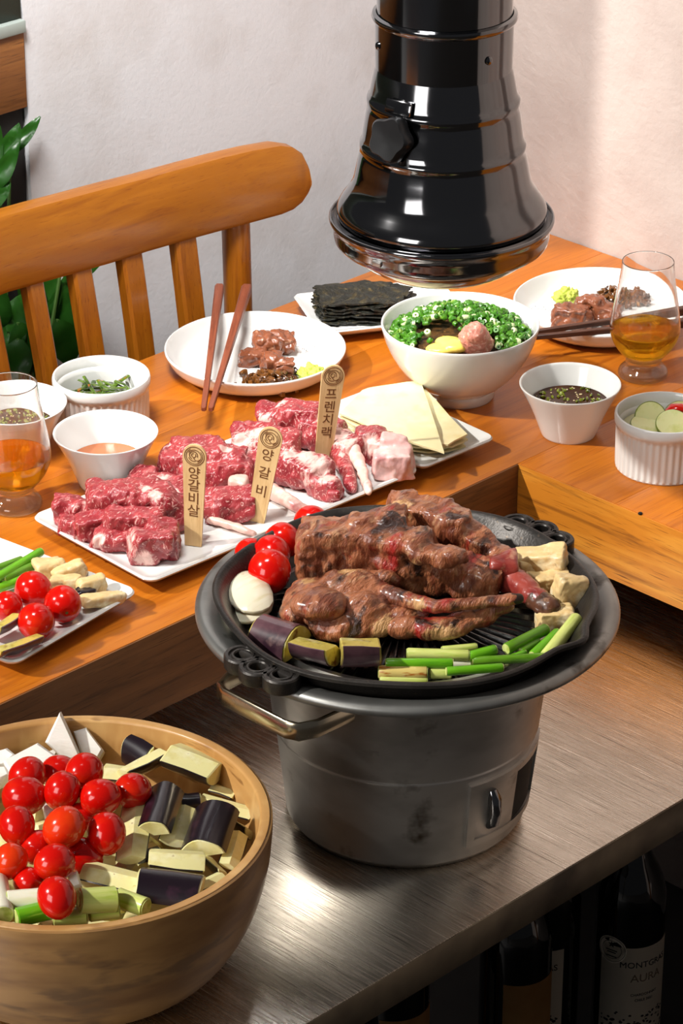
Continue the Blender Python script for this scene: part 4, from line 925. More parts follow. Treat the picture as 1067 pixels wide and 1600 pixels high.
# onion petals: curved shells
def onion(cx, cy, z, outline, label, curl, th=.0035, group='onion pieces on the grill'):
    mx, my = sum(p[0] for p in outline)/len(outline), sum(p[1] for p in outline)/len(outline); outline = [(cx+(x-mx)*1.12, cy+(y-my)*1.18) for x, y in outline]
    P = [at(x, y, z) for x, y in outline]; c = at(cx, cy, z); bm = bmesh.new(); n = len(P); ax = CR
    rows = []
    for s in (1.0, .8, .55, .3):
        for lst, dz in ((0, th), (1, 0.0)):
            row = []
            for q in P:
                v = c.lerp(q, s); u = (v-c).dot(ax)/.02; w = (v-c).dot(Vector((-CR.y, CR.x, 0)))/.02
                row.append(bm.verts.new((v.x-c.x, v.y-c.y, dz - curl*(u*u*.8+w*w*.5) + curl)))
            rows.append((lst, row))
    for L in (0, 1):
        R = [r for l, r in rows if l == L]
        for A, B in zip(R, R[1:]):
            for i in range(n): bm.faces.new((A[i], A[(i+1) % n], B[(i+1) % n], B[i]))
        bm.faces.new(R[-1])
    A, B = rows[0][1], rows[1][1]
    for i in range(n): bm.faces.new((A[i], A[(i+1) % n], B[(i+1) % n], B[i]))
    o = obj('onion_piece', bm, m_onion, None, c, 50); sb = o.modifiers.new('sub', 'SUBSURF'); sb.levels = sb.render_levels = 1
    return tag(o, label, 'onion', group)
onion(390, 943, TF+.006, [(352, 930), (372, 910), (400, 905), (420, 930), (419, 953), (396, 966), (368, 968), (350, 956)], 'lower onion piece of the two under the tomatoes at the left of the pan', .004)
onion(388, 922, TF+.014, [(347, 920), (351, 893), (370, 884), (392, 895), (410, 918), (420, 937), (400, 948), (372, 950), (350, 940)], 'upper white onion piece leaning on the tomatoes at the left of the pan', .006)
onion(762, 866, TF+.010, [(742, 850), (752, 845), (775, 858), (790, 872), (780, 876), (762, 870)], 'thin onion slice at the back of the pan behind the shank', .003, .002)
# eggplant
GE = 'eggplant pieces on the grill'
eggplant(at(402, 978, TF+.017), at(462, 1000, TF+.018), .0165, 170, 15, 'halved eggplant length with brownish purple skin lying at the left of the pan', GE, True, .002, .0190)
eggplant(at(462, 1016, TF+.013), at(522, 1030, TF+.014), .0230, 110, 150, 'grilled eggplant wedge with pale scored flesh between the halved eggplant and the cube', GE, True, .002)
eggplant(at(532, 1026, TF+.019), at(594, 1025, TF+.019), .0270, 120, 148, 'grilled eggplant cube with pale top and dark skin in front, at the pan front edge', GE, True, .0)
# leeks and spring onions
GL_ = 'leek and scallion stalks on the grill'
def st(a, b, z0, z1, rpx, mat, label, hollow=False):
    p, q = at(a[0], a[1], TF+z0), at(b[0], b[1], TF+z1); stalk(p, q, rpx*1.22*mpp(p), mat, label, 'vegetable', GL_, hollow=hollow)
st((594, 1063), (667, 1064), .005, .005, 7, m_leek, 'pale leek length lowest at the front edge of the grill pan')
st((592, 1050), (667, 1052), .010, .010, 9, m_leek_b, 'browned leek length with grill marks at the front edge of the pan')
st((672, 1052), (704, 1051), .008, .008, 8, m_leek, 'short pale leek piece right of the browned leek')
st((636, 1021), (732, 1024), .014, .013, 7.5, m_leek, 'long yellow-green leek stalk lying in front of the rib chop')
st((603, 1036), (707, 1036), .016, .016, 6.5, m_leek_g, 'bright green scallion stalk resting on the browned leek')
st((732, 1026), (774, 1015), .012, .013, 7, m_leek_g, 'short green stalk meeting the end of the yellow-green leek')
st((691, 1016), (744, 1011), .006, .006, 5.5, m_leek, 'thin pale stalk behind the yellow-green leek')
st((707, 1038), (735, 1037), .006, .006, 6, m_leek_w, 'short whitish stalk between the two bright green scallions')
st((698, 1049), (785, 1043), .014, .013, 6, m_leek_g, 'bright green scallion at the very front rim of the pan')
st((739, 1033), (850, 1027), .009, .011, 6, m_asp, 'long dark green asparagus along the front rim of the pan')
st((791, 1014), (853, 983), .012, .013, 8, m_asp, 'thick dark green asparagus pointing up right beside the mushrooms')
st((812, 1019), (840, 1003), .007, .008, 7, m_asp, 'short asparagus tucked below the thick asparagus')
st((794, 1030), (820, 1020), .007, .007, 5, m_leek_g, 'short thin green stalk end near the pan spout')
st((832, 1024), (871, 988), .009, .013, 6.5, m_leek_g, 'green scallion slanting just left of the pale outermost stalk')
st((853, 1026), (901, 966), .011, .020, 9, m_leek, 'pale green outermost leek stalk leaning on the right rim of the pan')
# mushrooms in the pan
GM = 'mushroom pieces on the grill'
for i, (px, py, z, s, rot, lab) in enumerate(((846, 880, .022, (.042, .022, .028), (10, -12, -20), 'largest grilled mushroom wedge with a brown edge against the back rim of the pan'), (822, 888, .018, (.024, .016, .018), (0, 0, 10), 'small browned mushroom piece between the shank and the largest wedge'),
        (832, 905, .012, (.020, .012, .012), (0, 20, -50), 'narrow pale mushroom strip beside the red shank'), (862, 917, .012, (.032, .020, .022), (0, 0, 20), 'mushroom piece between the largest wedge and the rim block'),
        (889, 932, .016, (.026, .020, .034), (0, 8, 30), 'blocky pale mushroom piece leaning at the right rim of the pan'), (868, 968, .009, (.032, .020, .020), (0, 0, 10), 'low mushroom piece in front of the charred bone end'))):
    chunk(px, py, TF+z, s, 60+i, m_mush, 'mushroom_piece', lab, 'mushroom', GM, rot, 14, .0018)

# ------------------------------------------------------------------ vegetables on the left dish
ZV = TZ+.0122; GV = 'tomatoes on the grilled vegetable dish'
for px, py, r, dz, lab, ax in ((98, 943, 29.5, 0, 'red tomato with a visible stem scar nearest the dish right corner', (-.45, -.85, -.05)), (52, 921, 29, 0, 'red tomato behind the other two whole tomatoes on the left dish', None), (56, 971, 29.5, 0, 'red tomato nearest the front on the left dish', None), (12, 948, 24, 0, 'red tomato cut by the left picture edge on the dish', None)):
    c = at(px, py, ZV+.015); tomato(px, py, ZV+r*mpp(c)*1.0, r, lab, GV, el=1.05, axis=ax, scar=ax is not None)
GA = 'asparagus stalks on the left dish'
def sa(a, b, z0, z1, rpx, label, mat=m_asp):
    p, q = at(a[0], a[1], ZV+z0), at(b[0], b[1], ZV+z1); stalk(p, q, rpx*mpp(p), mat, label, 'asparagus', GA, name='asparagus')
sa((-6, 904), (64, 862), .014, .016, 7.5, 'asparagus stalk lying topmost on the left dish', m_leek_g)
sa((6, 905), (66, 878), .011, .012, 7.5, 'asparagus stalk with a pale cut end just below the topmost', m_asp)
sa((-10, 890), (34, 874), .006, .006, 6, 'asparagus stalk farthest back on the left dish')
sa((-10, 921), (34, 906), .006, .007, 8, 'asparagus stalk closest to the tomatoes on the left dish', m_leek_g)
sa((-12, 912), (20, 900), .006, .006, 6, 'asparagus stalk end between the others at the picture edge')
GN = 'mushroom pieces on the left dish'
for i, (px, py, z, s, rot, lab) in enumerate(((80, 890, .010, (.026, .016, .019), (0, 0, 25), 'pale mushroom piece next to the asparagus tips'), (108, 896, .009, (.030, .014, .016), (0, -8, 18), 'browned mushroom piece second from the asparagus'), (104, 910, .007, (.026, .014, .012), (0, 0, 8), 'flat white mushroom piece behind the right tomato'),
        (140, 915, .009, (.026, .014, .016), (0, 0, 30), 'mushroom piece with a charred side behind the outermost slice'), (157, 937, .007, (.036, .012, .011), (0, 6, 28), 'outermost long mushroom slice near the dish corner'))):
    chunk(px, py, ZV+z, s, 80+i, m_mush, 'mushroom_piece', lab, 'mushroom', GN, rot, 14, .0016)
chunk(130, 930, ZV+.006, (.018, .012, .012), 91, m_egg_skin, 'charred_mushroom', 'small blackened piece beside the right tomato', 'mushroom', None, (0, 0, 40))
GQ = 'grilled eggplant on the left dish'
eggplant(at(-10, 990, ZV+.012), at(27, 968, ZV+.013), .014, 110, 150, 'olive eggplant wedge with dark skin at the left picture edge', GQ, True)
eggplant(at(-4, 1024, ZV+.009), at(62, 1000, ZV+.009), .015, 90, 150, 'charred yellow eggplant wedge nearest the front rim of the left dish', GQ, True)

# ------------------------------------------------------------------ raw vegetables in the wooden bowl
b = bmesh.new(); rd = random.Random(5)
for _ in range(46):
    a, r = rd.uniform(0, 6.28), .094*math.sqrt(rd.random()); t = chunk_bm((.03, .024, .02), rd.randint(0, 999), 10, .001)
    t.transform(Matrix.Translation((r*math.cos(a), r*math.sin(a), .066+rd.uniform(-.016, .026))) @ Euler((rd.uniform(0, 6), rd.uniform(0, 6), rd.uniform(0, 6))).to_matrix().to_4x4()); merge(b, t); t.free()
lathe(b, [(0, .0105), (.09, .02), (.112, .045), (.10, .050), (0, .055)], 32)
o = obj('chopped_vegetables', b, m_egg, None, WB, 30); tag(o, 'lower layer of cut pale vegetables under the pieces in the wooden bowl', 'vegetables', None, 'stuff')
ZB = SZ
GB = 'cherry tomatoes in the wooden bowl'
for px, py, z, r, mat, lab in ((131, 1207, .135, 30, 0, 'red cherry tomato highest at the back of the bowl heap by the white mushrooms'), (92, 1205, .120, 26, 0, 'red cherry tomato mostly hidden at the back of the bowl heap'), (43, 1212, .128, 29, 0, 'red cherry tomato at the back left just below the white slabs'),
        (97, 1236, .138, 28.5, 0, 'red cherry tomato in the second row of the bowl, in the middle'), (38, 1244, .132, 32, 0, 'large red cherry tomato in the second row at the left of the bowl'), (157, 1246, .134, 30, 0, 'red cherry tomato in the second row beside the pale eggplant slab'),
        (207, 1236, .128, 29, 0, 'red cherry tomato farthest right in the bowl, touching the eggplant'), (26, 1290, .136, 29, 0, 'red cherry tomato with stem scar at the left of the middle row'), (100, 1293, .143, 32, 1, 'orange-red cherry tomato lying on top in the centre of the bowl heap'),
        (166, 1303, .132, 31, 0, 'red cherry tomato at the right end of the middle row above the cut slab'), (130, 1338, .118, 29, 0, 'dark shaded cherry tomato sunk between the central ones'), (61, 1324, .122, 28, 0, 'cherry tomato half covered, left of the heap centre'),
        (85, 1348, .134, 30, 0, 'red cherry tomato directly above the frontmost one in the bowl'), (16, 1346, .132, 27, 1, 'orange cherry tomato at the left picture edge in the bowl'), (44, 1378, .120, 24, 0, 'cherry tomato low at the front left beside the white leek'),
        (89, 1403, .139, 31, 0, 'frontmost red cherry tomato in the bowl, above the green leeks'), (124, 1278, .118, 24, 0, 'cherry tomato glimpsed beneath the orange-red one')):
    tomato(px, py, ZB+z, r, lab, GB, m_tomato_o if mat else m_tomato, 1.13, scar=px in (26, 130, 157))
GK = 'raw eggplant pieces in the wooden bowl'
def eg(a, b, z0, z1, Rpx, sweep, roll, lab, slant=.002, R1=None, up=(0, 0, 1)):
    p, q = at(a[0], a[1], ZB+z0), at(b[0], b[1], ZB+z1); m = mpp(p)*1.22; d = (q-p)*.08; p, q = p-d, q+d; eggplant(p, q, Rpx*m, sweep, roll, lab, GK, False, slant, R1*m if R1 else None, up=up)
eg((196, 1168), (228, 1186), .112, .112, 24, 100, 60, 'eggplant chunk at the back right near the bowl wall, dark side left')
eg((196, 1212), (252, 1186), .112, .116, 28, 110, 150, 'long eggplant wedge with pale top and dark lower edge near the bowl back')
eg((268, 1186), (334, 1212), .118, .112, 36, 130, 170, 'big pale eggplant block with seeds at the right back of the bowl', .004)
eg((322, 1180), (344, 1190), .104, .102, 20, 110, 150, 'small eggplant chunk tucked against the right bowl wall')
eg((262, 1232), (244, 1288), .124, .124, 24, 120, -10, 'upright eggplant chunk with dark skin toward the viewer, right of the tomatoes', .003)
eg((288, 1270), (274, 1316), .110, .108, 26, 100, 175, 'pale eggplant slab right of the upright dark chunk')
eg((338, 1262), (318, 1318), .120, .116, 30, 130, 0, 'large dark skinned eggplant chunk with yellow cut end at the right of the bowl', .004)
eg((332, 1232), (366, 1244), .102, .100, 18, 90, 170, 'small pale eggplant piece behind the long slice')
eg((318, 1252), (388, 1272), .106, .102, 18, 80, 190, 'long narrow eggplant slice near the right bowl rim')
eg((362, 1288), (386, 1304), .098, .098, 16, 100, 120, 'little eggplant piece with dark skin by the right rim')
eg((372, 1308), (356, 1352), .102, .104, 18, 90, 165, 'pale eggplant strip standing against the right front rim')
eg((238, 1346), (312, 1352), .116, .112, 30, 110, 175, 'broad pale eggplant chunk behind the big black piece at the front')
eg((222, 1376), (308, 1386), .122, .120, 32, 130, 8, 'big black skinned eggplant piece at the front right of the bowl', .004)
eg((216, 1262), (206, 1340), .116, .112, 28, 90, 185, 'tall pale eggplant slab right of the central tomatoes', .002)
eg((138, 1362), (232, 1386), .116, .112, 24, 90, 190, 'long pale eggplant slab pointing at the big black piece', .002)
eg((164, 1208), (204, 1212), .108, .108, 22, 90, 185, 'pale eggplant slab behind the rightmost tomato')
eg((322, 1346), (346, 1368), .102, .104, 18, 100, 130, 'eggplant piece with a dark right side at the front right rim')
eg((282, 1250), (312, 1250), .112, .110, 16, 120, 20, 'small dark eggplant piece between the pale block and the dark chunk')
eg((214, 1340), (250, 1330), .112, .112, 12, 100, 20, 'dark eggplant sliver under the broad pale chunk')
eg((300, 1392), (344, 1372), .112, .110, 14, 90, 180, 'thin pale eggplant slice along the front rim of the bowl')
eg((210, 1395), (250, 1402), .112, .112, 20, 90, 180, 'pale eggplant slice under the big black piece')
GW = 'leek pieces in the wooden bowl'
def lk(a, b, z0, z1, rpx, mat, lab, hollow=False):
    p, q = at(a[0], a[1], ZB+z0), at(b[0], b[1], ZB+z1); stalk(q, p, rpx*mpp(p), mat, lab, 'leek', GW, hollow=hollow, name='leek_piece')
lk((124, 1408), (180, 1405), .130, .126, 21, m_leek, 'thick green leek piece with ringed cut end at the bowl front', True)
lk((184, 1402), (228, 1418), .118, .118, 16, m_leek, 'light green leek piece right of the thick one')
lk((12, 1408), (62, 1404), .124, .124, 17, m_leek_w, 'white leek piece left of the frontmost tomato')
lk((-6, 1378), (4, 1430), .124, .122, 19, m_leek_w, 'pale leek bulb at the left picture edge of the bowl')
lk((26, 1434), (84, 1420), .120, .120, 16, m_leek_g, 'bright green leek piece at the bowl front rim')
lk((84, 1432), (136, 1430), .118, .118, 15, m_leek, 'yellow-green leek piece under the frontmost tomato')
lk((140, 1430), (186, 1424), .116, .116, 11, m_leek, 'small pale leek end at the front rim of the bowl')
GX = 'white mushroom slices in the wooden bowl'
def wm(cpx, outline, z, th, tilt, lab, seed):
    """Cut slice: traced face, real thickness, leaning back by tilt."""
    c = at(cpx[0], cpx[1], ZB+z); m = mpp(c); bm = bmesh.new()
    prism(bm, [((x-cpx[0])*m, -(y-cpx[1])*m) for x, y in outline], -th, 0, .0022, .0, seed)
    bmesh.ops.recalc_face_normals(bm, faces=bm.faces[:])
    o = obj('mushroom_slice', bm, m_mush_w, None, c, 40); f = Matrix((CR, Vector((-CR.y, CR.x, 0)), Vector((0, 0, 1)))).transposed()
    o.rotation_euler = (f @ Matrix.Rotation(R_(tilt), 3, 'X')).to_euler(); return tag(o, lab, 'mushroom', GX)
wm((64, 1160), [(46, 1150), (70, 1146), (92, 1176), (84, 1190), (60, 1178)], .108, .012, 50, 'white mushroom slice behind the triangular one', 1)
wm((95, 1155), [(93, 1113), (126, 1184), (102, 1190), (70, 1160)], .122, .016, 62, 'triangular white mushroom slice pointing up at the bowl back', 2)
wm((50, 1182), [(4, 1188), (58, 1158), (96, 1186), (72, 1212), (18, 1212)], .120, .016, 40, 'broad white mushroom slab at the back left of the bowl', 3)
wm((138, 1166), [(114, 1142), (134, 1136), (162, 1172), (154, 1186), (128, 1182)], .112, .018, 50, 'white mushroom block right of the triangular slice', 4)
wm((158, 1172), [(146, 1150), (160, 1146), (170, 1186), (158, 1190)], .100, .012, 50, 'mushroom slice with yellowish edge against the bowl wall', 5)
wm((6, 1180), [(-20, 1176), (10, 1166), (24, 1178), (6, 1198), (-20, 1200)], .114, .014, 35, 'white mushroom slice at the left picture edge', 6)
wm((0, 1206), [(-24, 1196), (8, 1192), (16, 1210), (-4, 1224), (-24, 1220)], .112, .014, 20, 'white mushroom piece below the slice at the picture edge', 7)
wm((116, 1376), [(104, 1364), (120, 1360), (128, 1384), (110, 1390)], .120, .010, 45, 'small white mushroom piece right of the front tomatoes', 8)
wm((80, 1265), [(64, 1252), (84, 1250), (94, 1276), (72, 1284)], .110, .010, 30, 'white mushroom piece glimpsed between the central tomatoes', 9)

# ------------------------------------------------------------------ contents of bowls and plates
def liquid(name, c, r, z, mat, label):
    bm = bmesh.new(); lathe(bm, [(0, z-.003), (r-.0016, z-.003), (r, z+.0006), (r-.001, z), (0, z)], 48); o = obj(name, bm, mat, None, c, 40); return tag(o, label, 'sauce')
def bits(name, c, r, z, n, mats, label, cat, sizes, seed=0, dome=0.0):
    rd = random.Random(seed); bm = bmesh.new()
    for i in range(n):
        a, q = rd.uniform(0, 6.283), math.sqrt(rd.random()); t = bmesh.new(); s = rd.choice(sizes); bmesh.ops.create_icosphere(t, subdivisions=1, radius=1)
        t.transform(Matrix.Translation((r*q*math.cos(a), r*q*math.sin(a), z+dome*(1-q*q)+rd.uniform(-.0004, .0004))) @ Euler((rd.uniform(0, 6), rd.uniform(-.4, .4), rd.uniform(0, 6))).to_matrix().to_4x4() @ Matrix.Diagonal((s[0], s[1], s[2], 1))); merge(bm, t, s[3]); t.free()
    o = obj(name, bm, mats, None, c, 50); return tag(o, label, cat, None, 'stuff')
for c, z, r, w, sd_ in ((SR, .0330, .0362, 'right', 3), (SC2, .030, .0345, 'left back', 4)):
    liquid('soy_sauce', c, r, z, m_soy, 'dark soy sauce filling the %s flared bowl' % w)
    bits('chili_and_sesame', c, r*.93, z+.0004, 110, [m_chili, m_sesame], 'chopped green chilli and sesame floating in the %s bowl' % w, 'garnish', [(.0032, .0024, .0012, 0), (.0024, .0024, .0012, 0), (.0011, .0008, .0005, 1), (.0011, .0008, .0005, 1), (.0028, .0016, .001, 0)], sd_)
bm = bmesh.new(); lathe(bm, [(0, .019), (.030, .020), (.0328, .0255), (.024, .0250), (.015, .0262), (.009, .0252), (0, .0256)], 40)
tag(obj('creamy_sauce', bm, m_cream, None, SC1, 60), 'smooth orange creamy sauce in the flared bowl beside the raw lamb', 'sauce')
# right ramekin: pickles
liquid('pickle_brine', RR, .0402, .038, m_brine, 'pale pickle brine in the right ramekin')
def slice_(px, py, z, r, tilt, yaw, lab, cut=None):
    c = at(px, py, z); t = thing('cucumber_slice', lab, 'pickle', c, 0, 'pickled cucumber slices'); bm = bmesh.new()
    lathe(bm, [(0, -.0022), (r*.93, -.0022), (r*.95, -.0015), (r*.95, .0015), (r*.93, .0022), (r*.5, .0017), (0, .0018)], 32); obj('flesh', bm, m_pick, t)
    bm = bmesh.new(); lathe(bm, [(r*.945, -.0017), (r, -.0012), (r, .0012), (r*.945, .0017)], 32); obj('skin', bm, m_pick_s, t)
    t.rotation_euler = (R_(tilt), R_(yaw), R_(-45)); return t
slice_(1050, 662, TZ+0.047, .0155, 28, -6, 'large pickled cucumber slice facing front in the right ramekin')
slice_(1016, 652, TZ+0.047, .0150, 62, 6, 'pickled cucumber slice standing on edge at the back of the ramekin')
slice_(1007, 666, TZ+0.043, .0140, 14, 10, 'pale pickled cucumber slice lying at the left of the ramekin')
slice_(1062, 650, TZ+0.042, .0150, 40, 0, 'pickled cucumber slice behind the red pepper in the ramekin')
bm = bmesh.new(); q = [at(1040, 645, TZ+.048), at(1050, 637, TZ+.053), at(1064, 637, TZ+.054), at(1080, 643, TZ+.050)]
c = q[1].copy(); tube(bm, [v-c for v in q], [.0035, .0058, .0058, .004], 12, flat=.6); tag(obj('pepper_slice', bm, m_pepper, None, c, 60), 'glossy red pepper slice on the pickles at the right edge', 'pepper')
# left ramekin: dressed greens
bm = bmesh.new(); rd = random.Random(12)
for i in range(48):
    a = rd.uniform(0, 6.28); r = .031*math.sqrt(rd.random()); h = .029+rd.uniform(0, .017)*(1-r/.036); l = rd.uniform(.008, .016); d = rd.uniform(0, 6.28)
    c = Vector((r*math.cos(a), r*math.sin(a), h)); v = Vector((math.cos(d), math.sin(d), rd.uniform(-.3, .5)))*l
    tube(bm, [c-v, c+Vector((0, 0, rd.uniform(0, .005))), c+v], [rd.uniform(.0012, .003)]*3, 6, flat=.5)
lathe(bm, [(0, .008), (.038, .009), (.0375, .024), (.02, .031), (0, .033)], 24)
tag(obj('dressed_greens', bm, m_kimchi, None, RL, 50), 'seasoned green vegetable strips heaped in the left ramekin', 'side dish', None, 'stuff')
# front plate
ZQ = TZ+.0054
GG = 'grilled meat pieces on the front plate'; ES[0] = 1.3; HM[0] = True
def glz(prims, lab, seed, group, mat=m_glaze): blob('grilled_meat_piece', prims, mat, lab, 'meat', group, vox=.0014, smooth=2, amp=.0020, ns=110, seed=seed, big=.8, ridge=1.0)
glz([EL(418, 540, ZQ+.013, 11, 10, 13), EL(410, 532, ZQ+.017, 8, 8, 9)], 'tallest browned meat piece at the back of the front plate heap', 1, GG)
glz([EL(443, 536, ZQ+.010, 9, 9, 9), EL(434, 528, ZQ+.014, 7, 7, 7)], 'browned meat piece right of the tallest on the front plate', 2, GG)
glz([EL(396, 558, ZQ+.008, 12, 8, 7, 10), EL(384, 562, ZQ+.006, 6, 6, 6)], 'reddish glazed meat piece at the left of the front plate heap', 3, GG)
glz([EL(430, 567, ZQ+.010, 9, 9, 9), EL(446, 574, ZQ+.009, 8, 8, 9), EL(420, 562, ZQ+.010, 7, 7, 7)], 'browned meat piece above the dark relish on the front plate', 4, GG)
ES[0] = 1.0; HM[0] = False
def relish(px, py, n, sx, sy, seed, lab):
    rd = random.Random(seed); c = at(px, py, ZQ); c.z = ZQ; bm = bmesh.new()
    for i in range(n):
        u, w = rd.gauss(0, .5), rd.gauss(0, .5); d = min(1, u*u+w*w)
        t = chunk_bm((rd.uniform(.005, .009), rd.uniform(.004, .007), rd.uniform(.004, .006)), rd.randint(0, 9999), 9, .0006)
        o = CR*(u*sx)+Vector((-CR.y, CR.x, 0))*(w*sy); t.transform(Matrix.Translation((o.x, o.y, .003+.010*(1-d)*rd.random())) @ Euler((rd.uniform(0, 6), rd.uniform(0, 6), rd.uniform(0, 6))).to_matrix().to_4x4()); merge(bm, t); t.free()
    tag(obj('relish', bm, m_relish, None, c, 40), lab, 'relish', None, 'stuff')
relish(420, 602, 120, .027, .020, 1, 'dark glossy diced relish heaped on the front plate below the meat')
relish(960, 468, 80, .019, .018, 2, 'dark glossy diced relish on the plate by the wall, behind the glass')
relish(990, 470, 60, .014, .018, 3, 'dark relish on the wall plate seen through the right glass')
def wasabi(px, py, lab, seed, s=1.0):
    blob('wasabi', [EL(px-8, py+2, ZQ+.005, 9*s, 8*s, 6*s), EL(px+8, py, ZQ+.006, 8*s, 8*s, 7*s), EL(px, py-6, ZQ+.009, 6*s, 6*s, 6*s)], m_wasabi, lab, 'wasabi', 'wasabi dabs', vox=.0009, smooth=1, amp=.0030, ns=240, seed=seed, big=.5, ridge=.5)
wasabi(486, 582, 'pale green wasabi dab near the rim of the front plate', 5)
wasabi(884, 462, 'pale green wasabi dab on the plate by the wall', 6, 1.05)
bits('salt_heap', flat(842, 488), .013, .0052, 520, [m_salt], 'small heap of white salt on the plate by the wall', 'salt', [(.0006, .0006, .0005, 0), (.0008, .0007, .0006, 0)], 8, .0022)
bits('salt_sprinkle', flat(478, 548), .020, .0066, 160, [m_salt, m_relish], 'thin sprinkle of salt and pepper behind the wasabi on the front plate', 'salt', [(.0005, .0005, .0004, 0), (.0005, .0004, .0004, 0), (.0004, .0004, .0003, 1)], 9)
GH = 'grilled meat pieces on the wall plate'; ES[0] = 1.25; HM[0] = True
glz([EL(888, 494, ZQ+.011, 15, 11, 12, -12), EL(906, 498, ZQ+.009, 11, 10, 10), EL(878, 490, ZQ+.013, 8, 8, 9)], 'large glazed meat piece on the wall plate in front of the wasabi', 7, GH)
glz([EL(928, 480, ZQ+.014, 11, 10, 12, -30), EL(942, 490, ZQ+.010, 12, 10, 10, -20), EL(915, 478, ZQ+.014, 8, 8, 8)], 'glazed meat piece on the wall plate between the larger piece and the glass', 8, GH)
ES[0] = 1.0; HM[0] = False
# rice bowl: scallions, flakes, butter, roe
bm = bmesh.new(); lathe(bm, [(0, .02), (.05, .03), (.068, .058), (.060, .063), (.040, .067), (.0, .068)], 48)
tag(obj('seasoned_flakes', bm, m_flake, None, RB, 60), 'brown seasoned seaweed flakes under the scallions in the tall bowl', 'topping', None, 'stuff')
VR = Vector((-CR.y, CR.x, 0)); rd = random.Random(21); bm = bmesh.new(); cnt = 0
while cnt < 620:
    u, v = rd.uniform(-.068, .068), rd.uniform(-.066, .066); r = math.hypot(u, v)
    if r > .067: continue
    if v < -.018 and -.030 < u < .034: continue
    if v < .004 and -.044 < u < -.004 and rd.random() < .9: continue
    h = .0625 + .014*(1-(r/.068)**2) + .012*max(0, min(1, (v+.01)/.05))*(1-r/.07) + rd.uniform(0, .004)
    rr, l = rd.uniform(.0020, .0035), rd.uniform(.0030, .0065); mi = 1 if rd.random() < .10 else 0
    t = bmesh.new(); lathe(t, [(rr*.35, -l/2), (rr*.9, -l/2), (rr, -l*.4), (rr, l*.4), (rr*.9, l/2), (rr*.35, l/2), (rr*.3, -l/2)], 9)
    o = CR*u+VR*v; t.transform(Matrix.Translation((o.x, o.y, h)) @ Euler((rd.uniform(-1.3, 1.3), rd.uniform(-1.3, 1.3), rd.uniform(0, 6))).to_matrix().to_4x4()); merge(bm, t, mi); t.free(); cnt += 1
tag(obj('chopped_scallions', bm, [m_scal, m_scal_w], None, RB, 40), 'bright green chopped scallions heaped in the tall white bowl', 'scallions', None, 'stuff')
blob('seasoned_roe', [EL(743, 536, TZ+.072, 18, 15, 12), EL(742, 527, TZ+.084, 15, 14, 13), EL(743, 520, TZ+.094, 11, 11, 10)], m_mince, 'pink grainy seasoned roe mound on the scallion bowl', 'roe', None, vox=.0014, smooth=2, amp=.0014, ns=160, seed=4, big=.4)
blob('butter', [EL(688, 545, TZ+.069, 15, 10, 5), EL(710, 540, TZ+.071, 15, 12, 6), EL(700, 534, TZ+.071, 13, 10, 5)], m_butter, 'yellow butter slab beside the pink roe in the scallion bowl', 'butter', None, vox=.0012, smooth=6, amp=.0005, ns=60, seed=2)

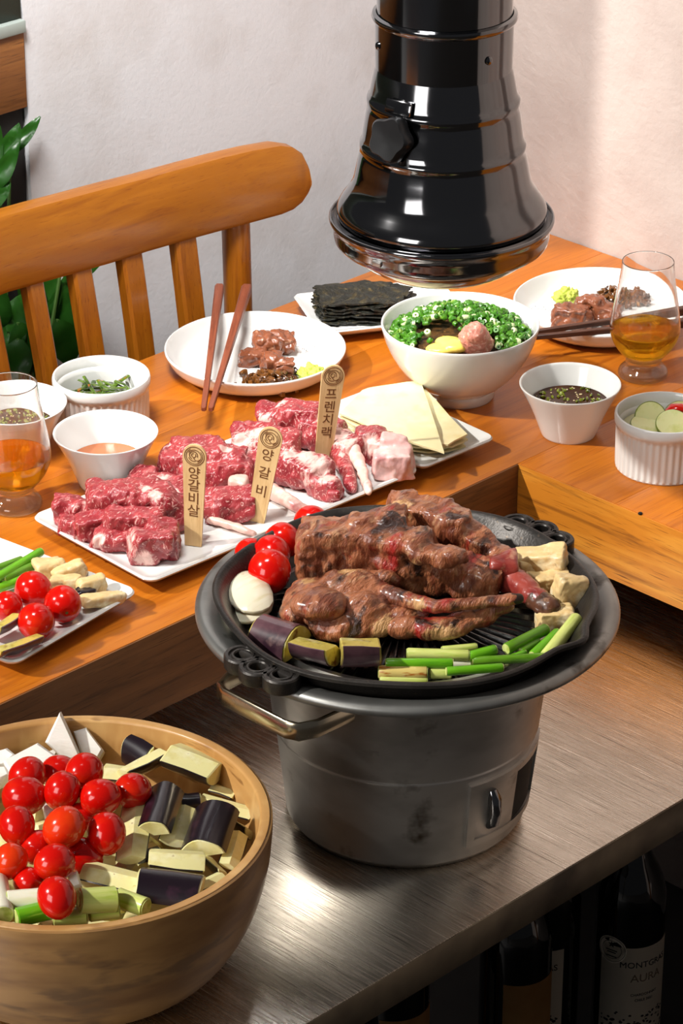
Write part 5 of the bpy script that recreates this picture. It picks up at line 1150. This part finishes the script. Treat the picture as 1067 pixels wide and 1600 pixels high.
# ------------------------------------------------------------------ wine bottles on the floor below the shelf
def wine(px, base_py, label, yaw, kind, R=.0375):
    c = at(px, base_py, 0.0); c.z = 0; t = thing('wine_bottle', label, 'bottle', c, R_(225+yaw), 'wine bottles under the shelf')
    lathe_obj('body', rounded([(0, .012), (.02, .006), (.032, 0), (R-.001, .003), (R, .012), (R, .175), (R-.001, .19), (.030, .212), (.019, .232), (.0148, .252), (.0142, .282), (.0160, .284), (.0160, .298), (.0135, .300), (0, .300)], 2), m_bottle, t, seg=48)
    def wrap(me):                                               # local x -> angle round the bottle, y -> height
        for v in me.vertices:
            x, y, z = v.co; a = x/R; r = R+.0004+z; v.co = (r*math.cos(a), r*math.sin(a), y)
        me.update(); return me
    def lab(name, a0, a1, z0, z1, mat):
        bm = bmesh.new(); n = 20; A = [bm.verts.new(((R+.0003)*math.cos(a0+(a1-a0)*i/n), (R+.0003)*math.sin(a0+(a1-a0)*i/n), z0)) for i in range(n+1)]; B = [bm.verts.new((v.co.x, v.co.y, z1)) for v in A]
        for i in range(n): bm.faces.new((A[i], A[i+1], B[i+1], B[i]))
        bmesh.ops.solidify(bm, geom=bm.faces[:], thickness=-.00025); return obj(name, bm, mat, t, (0, 0, 0), 40)
    def words(s, size, x, z, mat):
        me = text_mesh(s, size, .0002); me.transform(Matrix.Translation((x, z, 0))); obj('lettering', wrap(me), mat, t, (0, 0, 0), None)
    if kind == 'pale':
        lab('paper_label', -1.15, 1.15, .010, .135, m_label_w)
        words('MONTGRAS', .0105, .008, .113, m_ink); words('AURA', .0140, .010, .096, m_ink_b); words('CHARDONNAY', .0044, .008, .075, m_ink); words('CHILE 2021', .0044, .008, .068, m_ink)
        bm = bmesh.new(); rd = random.Random(3)
        for i in range(150):
            x, z, r = rd.uniform(-.040, .040), .012+rd.random()**1.4*.040, rd.uniform(.0008, .0026)
            f = [bm.verts.new((x+r*math.cos(k*1.2566+i), z+r*.8*math.sin(k*1.2566+i), 0)) for k in range(5)]; bm.faces.new(f)
        me = bpy.data.meshes.new('ornament'); bm.to_mesh(me); bm.free(); obj('ornament', wrap(me), m_ink, t, (0, 0, 0), None)
        # round medal sticker with a star
        bm = bmesh.new(); bmesh.ops.create_circle(bm, cap_ends=True, radius=.0165, segments=40); me = bpy.data.meshes.new('medal'); bmesh.ops.translate(bm, vec=(-.030, .130, .0004), verts=bm.verts); bm.to_mesh(me); bm.free(); obj('medal_sticker', wrap(me), m_label_w, t, (0, 0, 0), None)
        bm = bmesh.new()
        for r in (.0152, .0112):
            A = [bm.verts.new((-.030+r*math.cos(.1571*i), .130+r*math.sin(.1571*i), .0006)) for i in range(40)]; B = [bm.verts.new((-.030+(r-.0005)*math.cos(.1571*i), .130+(r-.0005)*math.sin(.1571*i), .0006)) for i in range(40)]
            for i in range(40): bm.faces.new((A[i], A[(i+1) % 40], B[(i+1) % 40], B[i]))
        bm.faces.new([bm.verts.new((-.030+(.0045 if k % 2 == 0 else .0018)*math.sin(math.pi*k/5), .1365+(.0045 if k % 2 == 0 else .0018)*math.cos(math.pi*k/5), .0006)) for k in range(10)])
        for z, w in ((.129, .013), (.1265, .010), (.1215, .012)): bm.faces.new([bm.verts.new((-.030+sx*w/2, z+sz*.0006, .0006)) for sx, sz in ((-1, -1), (1, -1), (1, 1), (-1, 1))])
        me = bpy.data.meshes.new('medal_print'); bm.to_mesh(me); bm.free(); obj('medal_print', wrap(me), m_ink, t, (0, 0, 0), None)
    else:
        lab('paper_label', -1.0, 1.0, .020, .145, m_label_o); lab('back_label', 1.25, 2.6, .012, .105, m_label_w)
    return t
wine(975, 1612, 'dark wine bottle with pale label and round medal, nearest the right edge', 12, 'pale')
wine(800, 1684, 'dark wine bottle with plain tan label below the middle of the shelf', 35, 'tan')
wine(846, 1616, 'dark wine bottle with pale label half hidden behind the tan labelled one', -38, 'pale')
wine(612, 1740, 'dark wine bottle with tan label lowest at the bottom picture edge', 35, 'tan')
